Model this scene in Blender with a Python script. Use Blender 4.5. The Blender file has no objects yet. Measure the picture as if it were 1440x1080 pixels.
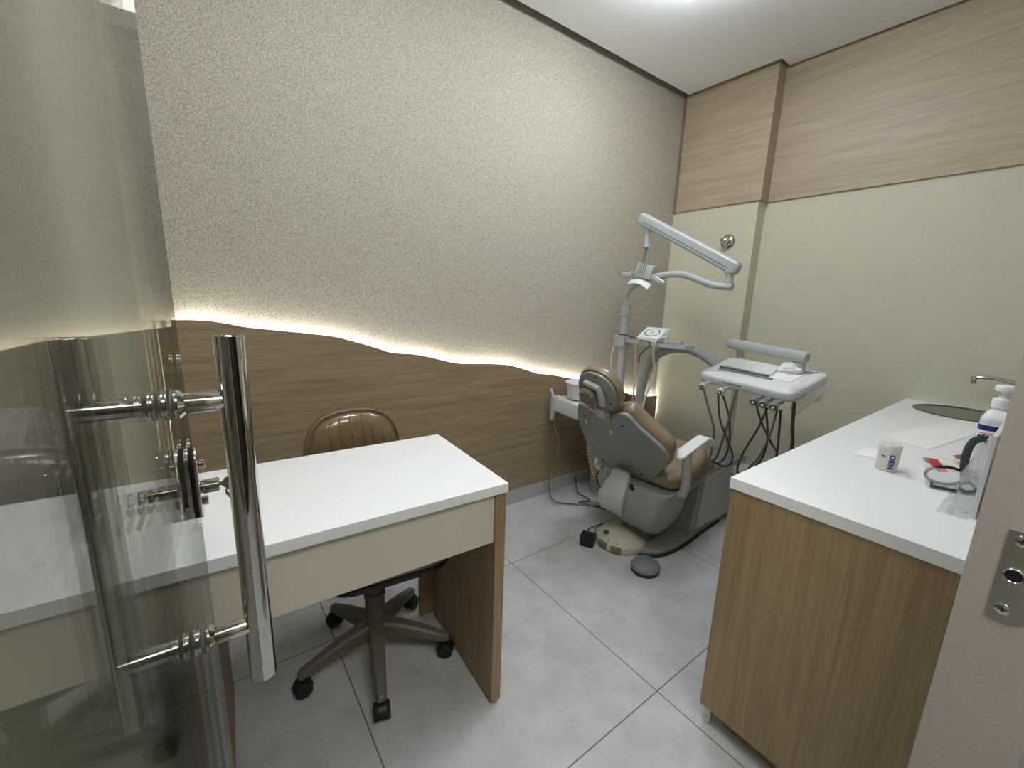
import bpy, bmesh, math, random
from mathutils import Vector, Matrix, Euler
random.seed(7)
S = bpy.context.scene
COL = S.collection
PI = math.pi

# ------------------------------------------------------------------ materials
def srgb(r, g, b):
    def f(c):
        c /= 255.0
        return c / 12.92 if c <= .04045 else ((c + .055) / 1.055) ** 2.4
    return (f(r), f(g), f(b), 1)

def mat(name, col, rough=.5, metal=0., coat=0., bump=0., bscale=60., var=0., vscale=8., spec=.5, trans=0., ior=1.45, sheen=0.):
    m = bpy.data.materials.new(name); m.use_nodes = True
    nt = m.node_tree; b = nt.nodes['Principled BSDF']
    b.inputs['Base Color'].default_value = col
    b.inputs['Roughness'].default_value = rough
    b.inputs['Metallic'].default_value = metal
    b.inputs['Coat Weight'].default_value = coat
    b.inputs['Coat Roughness'].default_value = .08
    b.inputs['Specular IOR Level'].default_value = spec
    b.inputs['Transmission Weight'].default_value = trans
    b.inputs['IOR'].default_value = ior
    geo = nt.nodes.new('ShaderNodeNewGeometry')
    if var > 0:
        n = nt.nodes.new('ShaderNodeTexNoise'); n.inputs['Scale'].default_value = vscale
        n.inputs['Detail'].default_value = 4
        nt.links.new(geo.outputs['Position'], n.inputs['Vector'])
        r = nt.nodes.new('ShaderNodeMapRange')
        r.inputs['From Min'].default_value = .3; r.inputs['From Max'].default_value = .7
        r.inputs['To Min'].default_value = 1 - var; r.inputs['To Max'].default_value = 1 + var
        nt.links.new(n.outputs['Fac'], r.inputs['Value'])
        mx = nt.nodes.new('ShaderNodeMix'); mx.data_type = 'RGBA'; mx.blend_type = 'MULTIPLY'
        mx.inputs['Factor'].default_value = 1
        mx.inputs[6].default_value = col
        nt.links.new(r.outputs['Result'], mx.inputs[7])
        nt.links.new(mx.outputs[2], b.inputs['Base Color'])
    if bump > 0:
        n = nt.nodes.new('ShaderNodeTexNoise'); n.inputs['Scale'].default_value = bscale
        n.inputs['Detail'].default_value = 3
        nt.links.new(geo.outputs['Position'], n.inputs['Vector'])
        bp = nt.nodes.new('ShaderNodeBump'); bp.inputs['Strength'].default_value = bump
        bp.inputs['Distance'].default_value = .004
        nt.links.new(n.outputs['Fac'], bp.inputs['Height'])
        nt.links.new(bp.outputs['Normal'], b.inputs['Normal'])
    return m

def wood(name, light, dark, axis, rough=.5):
    """Oak laminate: long streaks along one world axis."""
    m = bpy.data.materials.new(name); m.use_nodes = True
    nt = m.node_tree; b = nt.nodes['Principled BSDF']; L = nt.links.new
    b.inputs['Roughness'].default_value = rough
    geo = nt.nodes.new('ShaderNodeNewGeometry')
    def streak(along, across, detail, dist, off):
        mp = nt.nodes.new('ShaderNodeMapping')
        sc = [across] * 3; sc['XYZ'.index(axis)] = along
        mp.inputs['Scale'].default_value = sc
        mp.inputs['Location'].default_value = (off, off * .7, off * 1.3)
        L(geo.outputs['Position'], mp.inputs['Vector'])
        n = nt.nodes.new('ShaderNodeTexNoise'); n.inputs['Scale'].default_value = 1
        n.inputs['Detail'].default_value = detail; n.inputs['Distortion'].default_value = dist
        L(mp.outputs['Vector'], n.inputs['Vector'])
        return n.outputs['Fac']
    a = streak(2.0, 48, 6, .7, 3.1)
    c = streak(7, 260, 3, .3, 8.2)
    d = streak(.8, 6, 3, 1.4, 1.7)
    def madd(x, k, y=None, c0=0.):
        n = nt.nodes.new('ShaderNodeMath'); n.operation = 'MULTIPLY_ADD'
        L(x, n.inputs[0]); n.inputs[1].default_value = k
        if y is None: n.inputs[2].default_value = c0
        else: L(y, n.inputs[2])
        return n.outputs[0]
    s = madd(a, .55, madd(c, .35, madd(d, .16, None, -.04)))
    r = nt.nodes.new('ShaderNodeValToRGB')
    r.color_ramp.elements[0].position = .36; r.color_ramp.elements[0].color = dark
    r.color_ramp.elements[1].position = .62; r.color_ramp.elements[1].color = light
    L(s, r.inputs['Fac']); L(r.outputs['Color'], b.inputs['Base Color'])
    bp = nt.nodes.new('ShaderNodeBump'); bp.inputs['Strength'].default_value = .12
    bp.inputs['Distance'].default_value = .002
    L(s, bp.inputs['Height']); L(bp.outputs['Normal'], b.inputs['Normal'])
    return m

def stucco(name):
    m = bpy.data.materials.new(name); m.use_nodes = True
    nt = m.node_tree; b = nt.nodes['Principled BSDF']; L = nt.links.new
    b.inputs['Roughness'].default_value = .85; b.inputs['Specular IOR Level'].default_value = .25
    geo = nt.nodes.new('ShaderNodeNewGeometry')
    n = nt.nodes.new('ShaderNodeTexNoise'); n.inputs['Scale'].default_value = 190; n.inputs['Detail'].default_value = 4
    n.inputs['Roughness'].default_value = .65
    L(geo.outputs['Position'], n.inputs['Vector'])
    v = nt.nodes.new('ShaderNodeTexVoronoi'); v.inputs['Scale'].default_value = 240
    L(geo.outputs['Position'], v.inputs['Vector'])
    r = nt.nodes.new('ShaderNodeValToRGB')
    r.color_ramp.elements[0].position = .33; r.color_ramp.elements[0].color = srgb(142, 135, 121)
    r.color_ramp.elements[1].position = .60; r.color_ramp.elements[1].color = srgb(196, 190, 176)
    L(n.outputs['Fac'], r.inputs['Fac']); L(r.outputs['Color'], b.inputs['Base Color'])
    ad = nt.nodes.new('ShaderNodeMath'); ad.operation = 'MULTIPLY_ADD'; ad.inputs[1].default_value = -.5
    L(v.outputs['Distance'], ad.inputs[0]); L(n.outputs['Fac'], ad.inputs[2])
    bp = nt.nodes.new('ShaderNodeBump'); bp.inputs['Strength'].default_value = .40; bp.inputs['Distance'].default_value = .003
    L(ad.outputs[0], bp.inputs['Height']); L(bp.outputs['Normal'], b.inputs['Normal'])
    return m

TX, TY, TP = 1.315, -1.778, .817
def tiles(name):
    m = bpy.data.materials.new(name); m.use_nodes = True
    nt = m.node_tree; b = nt.nodes['Principled BSDF']; L = nt.links.new
    b.inputs['Roughness'].default_value = .42
    geo = nt.nodes.new('ShaderNodeNewGeometry')
    sp = nt.nodes.new('ShaderNodeSeparateXYZ'); L(geo.outputs['Position'], sp.inputs[0])
    def mth(op, x, y=None, k=0.):
        n = nt.nodes.new('ShaderNodeMath'); n.operation = op
        L(x, n.inputs[0])
        if y is not None: L(y, n.inputs[1])
        else: n.inputs[1].default_value = k
        return n.outputs[0]
    def joint(c, o):
        t = mth('DIVIDE', mth('SUBTRACT', c, k=o), k=TP)
        f = mth('SUBTRACT', t, mth('ROUND', t))
        return mth('MULTIPLY', mth('ABSOLUTE', f), k=TP)
    d = mth('MINIMUM', joint(sp.outputs[0], TX), joint(sp.outputs[1], TY))
    g = mth('LESS_THAN', d, k=.0019)
    def noise(sc, det):
        n = nt.nodes.new('ShaderNodeTexNoise'); n.inputs['Scale'].default_value = sc; n.inputs['Detail'].default_value = det
        n.inputs['Roughness'].default_value = .62
        L(geo.outputs['Position'], n.inputs['Vector']); return n.outputs['Fac']
    r = nt.nodes.new('ShaderNodeValToRGB')
    r.color_ramp.elements[0].position = .30; r.color_ramp.elements[0].color = srgb(166, 169, 169)
    r.color_ramp.elements[1].position = .68; r.color_ramp.elements[1].color = srgb(190, 193, 194)
    L(noise(7, 8), r.inputs['Fac'])
    r2 = nt.nodes.new('ShaderNodeValToRGB')
    r2.color_ramp.elements[0].position = .27; r2.color_ramp.elements[0].color = (.75, .73, .70, 1)
    r2.color_ramp.elements[1].position = .36; r2.color_ramp.elements[1].color = (1, 1, 1, 1)
    L(noise(38, 6), r2.inputs['Fac'])
    mx = nt.nodes.new('ShaderNodeMix'); mx.data_type = 'RGBA'; mx.blend_type = 'MULTIPLY'; mx.inputs['Factor'].default_value = .55
    L(r.outputs['Color'], mx.inputs[6]); L(r2.outputs['Color'], mx.inputs[7])
    m2 = nt.nodes.new('ShaderNodeMix'); m2.data_type = 'RGBA'
    L(g, m2.inputs['Factor']); L(mx.outputs[2], m2.inputs[6]); m2.inputs[7].default_value = srgb(96, 95, 92)
    L(m2.outputs[2], b.inputs['Base Color'])
    return m

def emit(name, col, power):
    m = bpy.data.materials.new(name); m.use_nodes = True
    nt = m.node_tree; b = nt.nodes['Principled BSDF']
    b.inputs['Base Color'].default_value = (.8, .8, .8, 1)
    b.inputs['Emission Color'].default_value = col
    b.inputs['Emission Strength'].default_value = power
    return m

def clear(name, tint, refl=1.0, base=0., rough=.0, haze=0., hazecol=(.8, .8, .8, 1), floor_=0.):
    """Thin clear sheet: straight transmission plus a Fresnel mirror on the outward faces."""
    m = bpy.data.materials.new(name); m.use_nodes = True
    nt = m.node_tree; L = nt.links.new
    nt.nodes.remove(nt.nodes['Principled BSDF'])
    out = nt.nodes['Material Output']
    tr = nt.nodes.new('ShaderNodeBsdfTransparent'); tr.inputs['Color'].default_value = tint
    gl = nt.nodes.new('ShaderNodeBsdfGlossy'); gl.inputs['Roughness'].default_value = rough
    gl.inputs['Color'].default_value = (1, 1, 1, 1)
    geo = nt.nodes.new('ShaderNodeNewGeometry')
    fr = nt.nodes.new('ShaderNodeFresnel'); fr.inputs['IOR'].default_value = 1.5
    def mth(op, x, k):
        n = nt.nodes.new('ShaderNodeMath'); n.operation = op
        L(x, n.inputs[0])
        if isinstance(k, float): n.inputs[1].default_value = k
        else: L(k, n.inputs[1])
        return n.outputs[0]
    # two faces of one sheet: R2 = 2R/(1+R)
    R = fr.outputs[0]
    r2 = mth('DIVIDE', mth('MULTIPLY', R, 2.0 * refl), mth('ADD', R, 1.0))
    if base > 0: r2 = mth('ADD', mth('MULTIPLY', r2, 1.0 - base), base)
    inv = mth('SUBTRACT', geo.outputs['Backfacing'], 1.0)
    ff = mth('MULTIPLY', inv, -1.0)
    f = mth('MULTIPLY', r2, ff)
    mx = nt.nodes.new('ShaderNodeMixShader'); L(f, mx.inputs[0]); L(tr.outputs[0], mx.inputs[1]); L(gl.outputs[0], mx.inputs[2])
    last = mx.outputs[0]
    if haze > 0:
        df = nt.nodes.new('ShaderNodeBsdfDiffuse'); df.inputs['Color'].default_value = hazecol
        m2 = nt.nodes.new('ShaderNodeMixShader'); m2.inputs[0].default_value = haze
        L(last, m2.inputs[1]); L(df.outputs[0], m2.inputs[2]); last = m2.outputs[0]
    L(last, out.inputs['Surface'])
    return m

M = dict(
    stucco=stucco('stucco'), tiles=tiles('porcelain_tiles'),
    plaster=mat('plaster_beige', srgb(200, 198, 178), .75, bump=.05, bscale=220, var=.015),
    plaster2=mat('plaster_near', srgb(190, 185, 165), .75, bump=.05, bscale=220, var=.015),
    corr_wall=mat('corridor_wall_paint', srgb(52, 45, 40), .6),
    jamb=mat('jamb_paint', srgb(168, 160, 152), .6, bump=.10, bscale=260, var=.02),
    ceil=mat('ceiling_paint', srgb(240, 241, 243), .85, bump=.03, bscale=200),
    edge=mat('panel_edge', srgb(128, 110, 90), .6),
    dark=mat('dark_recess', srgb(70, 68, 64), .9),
    skirt=mat('grey_skirting', srgb(172, 173, 172), .45, var=.05, vscale=15),
    wood_wave=wood('oak_wave', srgb(158, 139, 112), srgb(126, 109, 86), 'Y'),
    wood_far=wood('oak_far', srgb(180, 163, 142), srgb(158, 141, 121), 'X'),
    wood_cab=wood('oak_cabinet', srgb(162, 139, 107), srgb(134, 113, 85), 'Z'),
    white=mat('white_laminate', srgb(234, 237, 238), .35, var=.008),
    offwhite=mat('offwhite_laminate', srgb(206, 200, 184), .45),
    led=emit('led_strip', (1, .95, .88, 1), 90), lamp=emit('ceiling_lamp', (.90, .955, 1, 1), 30),
    fill_lamp=emit('corridor_fill', (1, .97, .93, 1), 12),  # emission of the added corridor fill
    chrome=mat('polished_steel', (.60, .58, .545, 1), .05, 1.0),
    sinksteel=mat('sink_steel', (.21, .20, .185, 1), .22, 1.0),
    steel=mat('brushed_steel', (.55, .54, .52, 1), .28, 1.0),
    black=mat('black_plastic', srgb(24, 24, 25), .45),
    rubber=mat('black_rubber', srgb(34, 33, 32), .7),
    gasket=mat('grey_gasket', srgb(96, 100, 98), .5),
    grey=mat('grey_plastic', srgb(178, 183, 182), .38, var=.01),
    grey2=mat('grey_abs_shell', srgb(138, 142, 137), .36, var=.015),
    greyd=mat('dark_grey_plastic', srgb(120, 124, 124), .42),
    mgrey=mat('painted_metal', srgb(172, 177, 178), .32, var=.01),
    wgrey=mat('white_abs', srgb(222, 226, 229), .28),
    cream=mat('cream_plastic', srgb(178, 174, 158), .35, var=.02),
    vinyl=mat('brown_vinyl', srgb(130, 115, 93), .38, coat=.6, var=.04, vscale=10, bump=.04, bscale=30),
    vinyl_d=mat('wrapped_vinyl', srgb(112, 92, 66), .28, coat=1.0, var=.08, vscale=12, bump=.08, bscale=25),
    olive=mat('olive_knob', srgb(112, 108, 86), .4),
    pedal=mat('pedal_grey', srgb(116, 121, 128), .5, bump=.05, bscale=300),
    hose=mat('hose_grey', srgb(104, 104, 100), .5), hosed=mat('hose_dark', srgb(66, 64, 60), .5),
    hosel=mat('hose_light', srgb(196, 192, 182), .5), corr=mat('corrugated_hose', srgb(160, 140, 112), .5),
    keym=mat('nickel_key', (.40, .36, .28, 1), .32, 1.0),
    chairbase=mat('chair_base_plastic', srgb(104, 97, 86), .5, var=.03),
    paper=mat('paper', srgb(240, 240, 240), .8), red=mat('red_wrapper', srgb(176, 30, 48), .4),
    blue=mat('label_blue', srgb(34, 36, 110), .5), pink=mat('label_pink', srgb(205, 120, 128), .6),
    slab=mat('pale_acrylic', srgb(206, 210, 210), .3), strap=mat('goggle_strap', srgb(70, 82, 86), .5),
    bag=mat('beige_sachet', srgb(214, 208, 190), .45),
    pinkc=mat('pink_strap', srgb(190, 150, 132), .5),
    cover=mat('grey_cover_plate', srgb(196, 196, 204), .35),
    inkblack=mat('ink_black', srgb(18, 18, 20), .5),
    glass=clear('door_glass', (.95, .96, .945, 1), 1.0, .58),
    film=clear('plastic_film', (.97, .97, .97, 1), 1.0, 0., .12, .22),
    lens=clear('goggle_lens', (.96, .97, .97, 1), 1.0, 0., .03, .22),
    acryl=clear('clear_acrylic', (.95, .96, .96, 1), 1.0, 0., .02, .03),
)

# ------------------------------------------------------------------ mesh helpers
def BM(): return bmesh.new()

def merge(bm, src, mtx=None):
    if mtx is not None: bmesh.ops.transform(src, matrix=mtx, verts=src.verts)
    me = bpy.data.meshes.new('tmp'); src.to_mesh(me); src.free(); bm.from_mesh(me); bpy.data.meshes.remove(me)

def box(bm, c, s, rot=(0, 0, 0), bev=0., seg=2, mtx=None):
    b = BM(); bmesh.ops.create_cube(b, size=1)
    bmesh.ops.scale(b, vec=s, verts=b.verts)
    if bev > 0:
        bmesh.ops.bevel(b, geom=list(b.edges), offset=min(bev, min(s) * .49), segments=seg, affect='EDGES', profile=.5)
    T = Matrix.Translation(c) @ Euler(rot).to_matrix().to_4x4()
    if mtx is not None: T = mtx @ T
    merge(bm, b, T); return bm

def box2(bm, lo, hi, bev=0., seg=2):
    return box(bm, [(a + b) / 2 for a, b in zip(lo, hi)], [abs(b - a) for a, b in zip(lo, hi)], bev=bev, seg=seg)

def spline(pts, n=8, closed=False):
    P = [Vector(p) for p in pts]; out = []
    if len(P) < 3: return P
    N = len(P)
    rng = range(N if closed else N - 1)
    for i in rng:
        g = (lambda k: P[k % N]) if closed else (lambda k: P[max(0, min(N - 1, k))])
        a, b, c, d = g(i - 1), g(i), g(i + 1), g(i + 2)
        for k in range(n):
            t = k / n
            out.append(.5 * ((2 * b) + (c - a) * t + (2 * a - 5 * b + 4 * c - d) * t * t + (-a + 3 * b - 3 * c + d) * t ** 3))
    if not closed: out.append(P[-1])
    return out

def tube(bm, pts, r, n=12, smooth=0, closed=False, flat=1.0):
    P = spline(pts, smooth, closed) if smooth else [Vector(p) for p in pts]
    N = len(P); rings = []; prev = None
    for i, p in enumerate(P):
        if closed: t = P[(i + 1) % N] - P[i - 1]
        else: t = P[min(N - 1, i + 1)] - P[max(0, i - 1)]
        t.normalize()
        if prev is None:
            u = t.orthogonal().normalized()
        else:
            u = (prev - t * prev.dot(t)).normalized()
        prev = u; w = t.cross(u)
        rr = r[i * (len(r) - 1) // max(1, N - 1)] if isinstance(r, (list, tuple)) else r
        rings.append([bm.verts.new(p + (u * math.cos(2 * PI * k / n) + w * flat * math.sin(2 * PI * k / n)) * rr) for k in range(n)])
    for i in range(N if closed else N - 1):
        a, b = rings[i], rings[(i + 1) % N]
        for k in range(n):
            bm.faces.new((a[k], a[(k + 1) % n], b[(k + 1) % n], b[k]))
    if not closed:
        bm.faces.new(list(reversed(rings[0]))); bm.faces.new(rings[-1])
    return bm

def frame(axis):
    z = Vector(axis).normalized(); x = z.orthogonal().normalized(); y = z.cross(x)
    return Matrix((x, y, z)).transposed().to_4x4()

def lathe(bm, prof, c=(0, 0, 0), axis=(0, 0, 1), n=32, sx=1., sy=1.):
    b = BM(); rings = []
    for r, z in prof:
        if r < 1e-6: rings.append([b.verts.new((0, 0, z))])
        else: rings.append([b.verts.new((sx * r * math.cos(2 * PI * k / n), sy * r * math.sin(2 * PI * k / n), z)) for k in range(n)])
    for A, B in zip(rings, rings[1:]):
        for k in range(n):
            k2 = (k + 1) % n
            if len(A) == 1 and len(B) == 1: continue
            if len(A) == 1: b.faces.new((A[0], B[k], B[k2]))
            elif len(B) == 1: b.faces.new((A[k], A[k2], B[0]))
            else: b.faces.new((A[k], A[k2], B[k2], B[k]))
    if len(rings[0]) > 1: b.faces.new(list(reversed(rings[0])))
    if len(rings[-1]) > 1: b.faces.new(rings[-1])
    bmesh.ops.recalc_face_normals(b, faces=b.faces)
    m = Matrix.Translation(c) @ (frame(axis) if tuple(axis) != (0, 0, 1) else Matrix())
    merge(bm, b, m); return bm

def cyl(bm, a, b, r, n=20, r2=None):
    a, b = Vector(a), Vector(b); h = (b - a).length; r2 = r if r2 is None else r2
    e = min(.002, r * .2, h * .2)
    return lathe(bm, [(0, 0), (r - e, 0), (r, e), (r2, h - e), (r2 - e, h), (0, h)], a, (b - a) if abs((b - a).normalized().z - 1) > 1e-6 else (0, 0, 1), n)

def prism(bm, poly, mtx, t, bev=0., seg=2, rings=None):
    """poly: 2D outline in the local XY plane; thickness t along local +Z. rings: [(inset, z)] profile instead of straight sides."""
    b = BM()
    N = len(poly)
    P = [Vector((p[0], p[1])) for p in poly]
    area = sum(P[i].x * P[(i + 1) % N].y - P[(i + 1) % N].x * P[i].y for i in range(N))
    if area < 0: P.reverse()
    if rings is None:
        rings = [(bev, 0), (bev * .3, bev * .3), (0, bev), (0, t - bev), (bev * .3, t - bev * .3), (bev, t)] if bev > 0 else [(0, 0), (0, t)]
    def inset(d):
        if d == 0: return P
        out = []
        for i in range(N):
            e1 = (P[i] - P[i - 1]).normalized(); e2 = (P[(i + 1) % N] - P[i]).normalized()
            n1 = Vector((-e1.y, e1.x)); n2 = Vector((-e2.y, e2.x))
            nn = (n1 + n2)
            if nn.length < 1e-6: nn = n1
            nn.normalize(); k = max(.5, nn.dot(n1))
            out.append(P[i] + nn * (d / k))
        return out
    R = []
    for d, z in rings:
        R.append([b.verts.new((p.x, p.y, z)) for p in inset(d)])
    for A, B in zip(R, R[1:]):
        for k in range(N):
            b.faces.new((A[k], A[(k + 1) % N], B[(k + 1) % N], B[k]))
    b.faces.new(list(reversed(R[0]))); b.faces.new(R[-1])
    bmesh.ops.recalc_face_normals(b, faces=b.faces)
    merge(bm, b, mtx); return bm

def loft(bm, rings, caps=True):
    R = [[bm.verts.new(p) for p in r] for r in rings]
    n = len(R[0])
    for A, B in zip(R, R[1:]):
        for k in range(n):
            bm.faces.new((A[k], A[(k + 1) % n], B[(k + 1) % n], B[k]))
    if caps:
        bm.faces.new(list(reversed(R[0]))); bm.faces.new(R[-1])
    bmesh.ops.recalc_face_normals(bm, faces=bm.faces)
    return bm

def rrect(w, h, r, n=5, cx=0., cy=0.):
    out = []
    for sx, sy, a0 in ((1, 1, 0), (-1, 1, PI / 2), (-1, -1, PI), (1, -1, 3 * PI / 2)):
        for k in range(n + 1):
            a = a0 + PI / 2 * k / n
            out.append((cx + sx * (w / 2 - r) + r * math.cos(a), cy + sy * (h / 2 - r) + r * math.sin(a)))
    return out

def basis(o, x, y, z):
    m = Matrix((Vector(x).normalized(), Vector(y).normalized(), Vector(z).normalized())).transposed().to_4x4()
    m.translation = Vector(o); return m

# ------------------------------------------------------------------ object helpers
def thing(name, loc, label, cat, group=None, rz=0., kind=None):
    o = bpy.data.objects.new(name, None); COL.objects.link(o)
    o.empty_display_size = .1
    o.location = loc; o.rotation_euler = (0, 0, rz)
    o['label'] = label; o['category'] = cat
    if group: o['group'] = group
    if kind: o['kind'] = kind
    return o

def chain(o):
    m = Matrix.Translation(o.location) @ o.rotation_euler.to_matrix().to_4x4()
    return chain(o.parent) @ m if o.parent else m

def obj(name, bm, m, parent=None, ang=38, label=None, local=False):
    """Links bm as ONE mesh object; bm is in world space and is brought into its parent's frame."""
    if not local and parent is not None:
        bmesh.ops.transform(bm, matrix=chain(parent).inverted(), verts=bm.verts)
    me = bpy.data.meshes.new(name); bm.to_mesh(me); bm.free()
    for p in me.polygons: p.use_smooth = True
    me.set_sharp_from_angle(angle=math.radians(ang))
    me.materials.append(M[m] if isinstance(m, str) else m)
    o = bpy.data.objects.new(name, me); COL.objects.link(o)
    wn = o.modifiers.new('weighted_normals', 'WEIGHTED_NORMAL'); wn.keep_sharp = True
    if parent is not None: o.parent = parent
    if label: o['label'] = label
    return o

def tag(o, label, cat, group=None, kind=None):
    o['label'] = label; o['category'] = cat
    if group: o['group'] = group
    if kind: o['kind'] = kind
    return o

def struct(name, bm, m, label, cat, parent=None):
    o = obj(name, bm, m, parent)
    o['kind'] = 'structure'; o['label'] = label; o['category'] = cat
    return o

def text_mesh(s, size, mtx, depth=.0004, bold=0.):
    c = bpy.data.curves.new('txt', 'FONT'); c.body = s; c.size = size; c.extrude = depth; c.offset = bold
    c.align_x = 'CENTER'; c.align_y = 'CENTER'
    t = bpy.data.objects.new('txt', c); COL.objects.link(t)
    dg = bpy.context.evaluated_depsgraph_get(); dg.update()
    me = bpy.data.meshes.new_from_object(t.evaluated_get(dg))
    bpy.data.objects.remove(t); bpy.data.curves.remove(c)
    b = BM(); b.from_mesh(me); bpy.data.meshes.remove(me)
    bmesh.ops.transform(b, matrix=mtx, verts=b.verts)
    return b

# ------------------------------------------------------------------ camera
cam_d = bpy.data.cameras.new('camera'); cam = bpy.data.objects.new('camera', cam_d); COL.objects.link(cam)
cam_d.sensor_fit = 'HORIZONTAL'; cam_d.sensor_width = 36
cam_d.lens = 36 * 587.6 / 1440
cam_d.clip_start = .01
# pitch about X, then roll about the view axis
Rz = Matrix.Rotation(.933, 3, 'Z'); Rx = Matrix.Rotation(1.367, 3, 'X'); Ry = Matrix.Rotation(.032, 3, 'Z')
cam.matrix_world = Matrix.Translation((1.937, -2.878, 1.263)) @ (Rz @ Rx @ Ry).to_4x4()
S.camera = cam

# ------------------------------------------------------------------ room
HC = 2.66
XW = 1.894          # right wall, room face
XO = 1.992          # right wall, corridor face
YN = -3.012         # near wall
YJ = -2.0           # right jamb of the doorway
SW = -.02           # stucco face
struct('floor', box2(BM(), (-.2, -4.6, -.06), (3.4, .3, 0)), 'tiles', 'pale grey square porcelain floor tiles with thin dark joints', 'floor')
struct('wall_left', box2(BM(), (-.2, -3.2, -.05), (SW, .2, 2.80)), 'stucco', 'rough sand textured beige feature wall above the wavy wood panel', 'wall')
b = BM()
box2(b, (-.2, .115, -.05), (3.4, .25, 2.80))
box2(b, (SW, .015, -.05), (.578, .12, 2.80))
struct('wall_far', b, 'plaster', 'smooth pale green beige end wall with a shallow pilaster at its left', 'wall')
b = BM()
box2(b, (XW, YJ, -.05), (XO, .12, 2.80))
box2(b, (XW, -2.985, 2.12), (XO, YJ, 2.80))
struct('wall_right', b, 'jamb', 'greyish wall end and door jamb at the right edge beside the white counter', 'wall')
struct('wall_near', box2(BM(), (-.2, YN - .12, -.05), (3.4, YN, 2.80)), 'plaster2', 'plain beige wall seen at a slant behind the glass door', 'wall')
# ceiling with a shadow gap along the walls
b = BM()
g = .041
poly = [(SW + g + .02, YN + .0), (XW, YN + .0), (XW, .115 - .045), (.620, .115 - .045), (.620, -.043), (SW + g + .02, -.043)]
prism(b, poly, Matrix.Translation((0, 0, HC)), .03)
struct('ceiling', b, 'ceil', 'smooth white plasterboard ceiling with a dark shadow gap at the walls', 'ceiling')
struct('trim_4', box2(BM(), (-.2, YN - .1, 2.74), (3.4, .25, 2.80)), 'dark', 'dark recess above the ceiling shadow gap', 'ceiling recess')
# corridor behind the camera
struct('wall_corridor', box2(BM(), (3.3, -4.6, -.05), (3.4, .3, 2.80)), 'corr_wall', 'dark corridor wall opposite the doorway', 'wall')
struct('wall_corridor_end', box2(BM(), (XO, -4.7, -.05), (3.4, -4.6, 2.80)), 'corr_wall', 'dark wall closing the corridor', 'wall')
struct('ceiling_corridor', box2(BM(), (XO, -4.6, 2.5), (3.4, .3, 2.55)), 'ceil', 'white corridor ceiling', 'ceiling')

# wavy wood cladding, measured along the wall: (y, top height)
WAVE = [(-2.990, 1.146), (-2.949, 1.147), (-2.878, 1.145), (-2.803, 1.133), (-2.759, 1.121), (-2.664, 1.107), (-2.536, 1.090), (-2.424, 1.073),
        (-2.335, 1.047), (-2.240, 1.015), (-2.163, .988), (-2.067, .977), (-1.973, .957), (-1.832, .918), (-1.724, .906), (-1.561, .893),
        (-1.462, .878), (-1.328, .837), (-1.261, .815), (-1.186, .804), (-1.095, .786), (-1.001, .764), (-.902, .739), (-.761, .695),
        (-.600, .650), (-.411, .600), (-.299, .571), (-.184, .551), (-.110, .540), (-.046, .536), (-.018, .535)]
top = [(p.x, p.y) for p in spline([(y, z, 0) for y, z in WAVE], 5)]
poly = [(-.018, .0955), (-3.0085, .0955), (-3.0085, 1.1455)] + top
b = BM()
prism(b, poly, basis((.006, 0, 0), (0, 1, 0), (0, 0, 1), (1, 0, 0)), .014)
struct('trim_1', b, 'wood_wave', 'oak wall panel with a wavy top edge falling towards the dental chair', 'wall panel')
# LED tape hidden behind the wavy edge and down both ends
b = BM()
path = [(-2.988, .35), (-2.988, .93)] + [(y, z - .016) for y, z in top if -2.965 < y < -.036] + [(-.036, .515), (-.036, .40)]
A = None
for y, z in path:
    p0 = b.verts.new((.0045, y, z)); p1 = b.verts.new((.0005, y, z))
    i = path.index((y, z))
    ya, za = path[max(0, i - 1)]; yb, zb = path[min(len(path) - 1, i + 1)]
    d = Vector((yb - ya, zb - za)); d = d.normalized() if d.length > 0 else Vector((1, 0))
    nx = Vector((d.y, -d.x)) * .005
    p2 = b.verts.new((.0005, y + nx.x, z + nx.y)); p3 = b.verts.new((.0045, y + nx.x, z + nx.y))
    R = (p0, p1, p2, p3)
    if A:
        for k in range(4):
            b.faces.new((A[k], A[(k + 1) % 4], R[(k + 1) % 4], R[k]))
    A = R
bmesh.ops.remove_doubles(b, verts=b.verts, dist=.0002)
bmesh.ops.recalc_face_normals(b, faces=b.faces)
tag(obj('led_strip', b, 'led'), 'glowing white light strip hidden behind the wavy wood panel edge', 'light strip')
# skirtings
struct('baseboard_left', box2(BM(), (SW, -3.0, 0), (.020, .014, .095), .003), 'skirt', 'grey tile skirting under the wavy wood panel', 'skirting')
b = BM(); box2(b, (.02, .003, 0), (.578, .016, .095)); box2(b, (.570, .016, 0), (.592, .116, .095)); box2(b, (.592, .103, 0), (1.44, .116, .095))
struct('baseboard_far', b, 'skirt', 'grey tile skirting along the end wall behind the dental chair', 'skirting')
# upper wood cladding on the end wall
b = BM(); box2(b, (.004, 0, 1.910), (.578, .015, 2.70)); 
struct('trim_2', b, 'wood_far', 'oak panel on the pilaster under the ceiling', 'wall panel')
b = BM(); box2(b, (.578, 0, 1.910), (.5945, .1, 2.70)); box2(b, (.585, .100, 1.910), (XW, .115, 2.70))
struct('trim_3', b, 'wood_far', 'long oak panel high on the end wall above the counter', 'wall panel')
struct('trim_5', box2(BM(), (-.0195, -.002, 1.910), (.004, .013, 2.70)), 'edge', 'dark edge strip beside the pilaster panel', 'trim')

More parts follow.
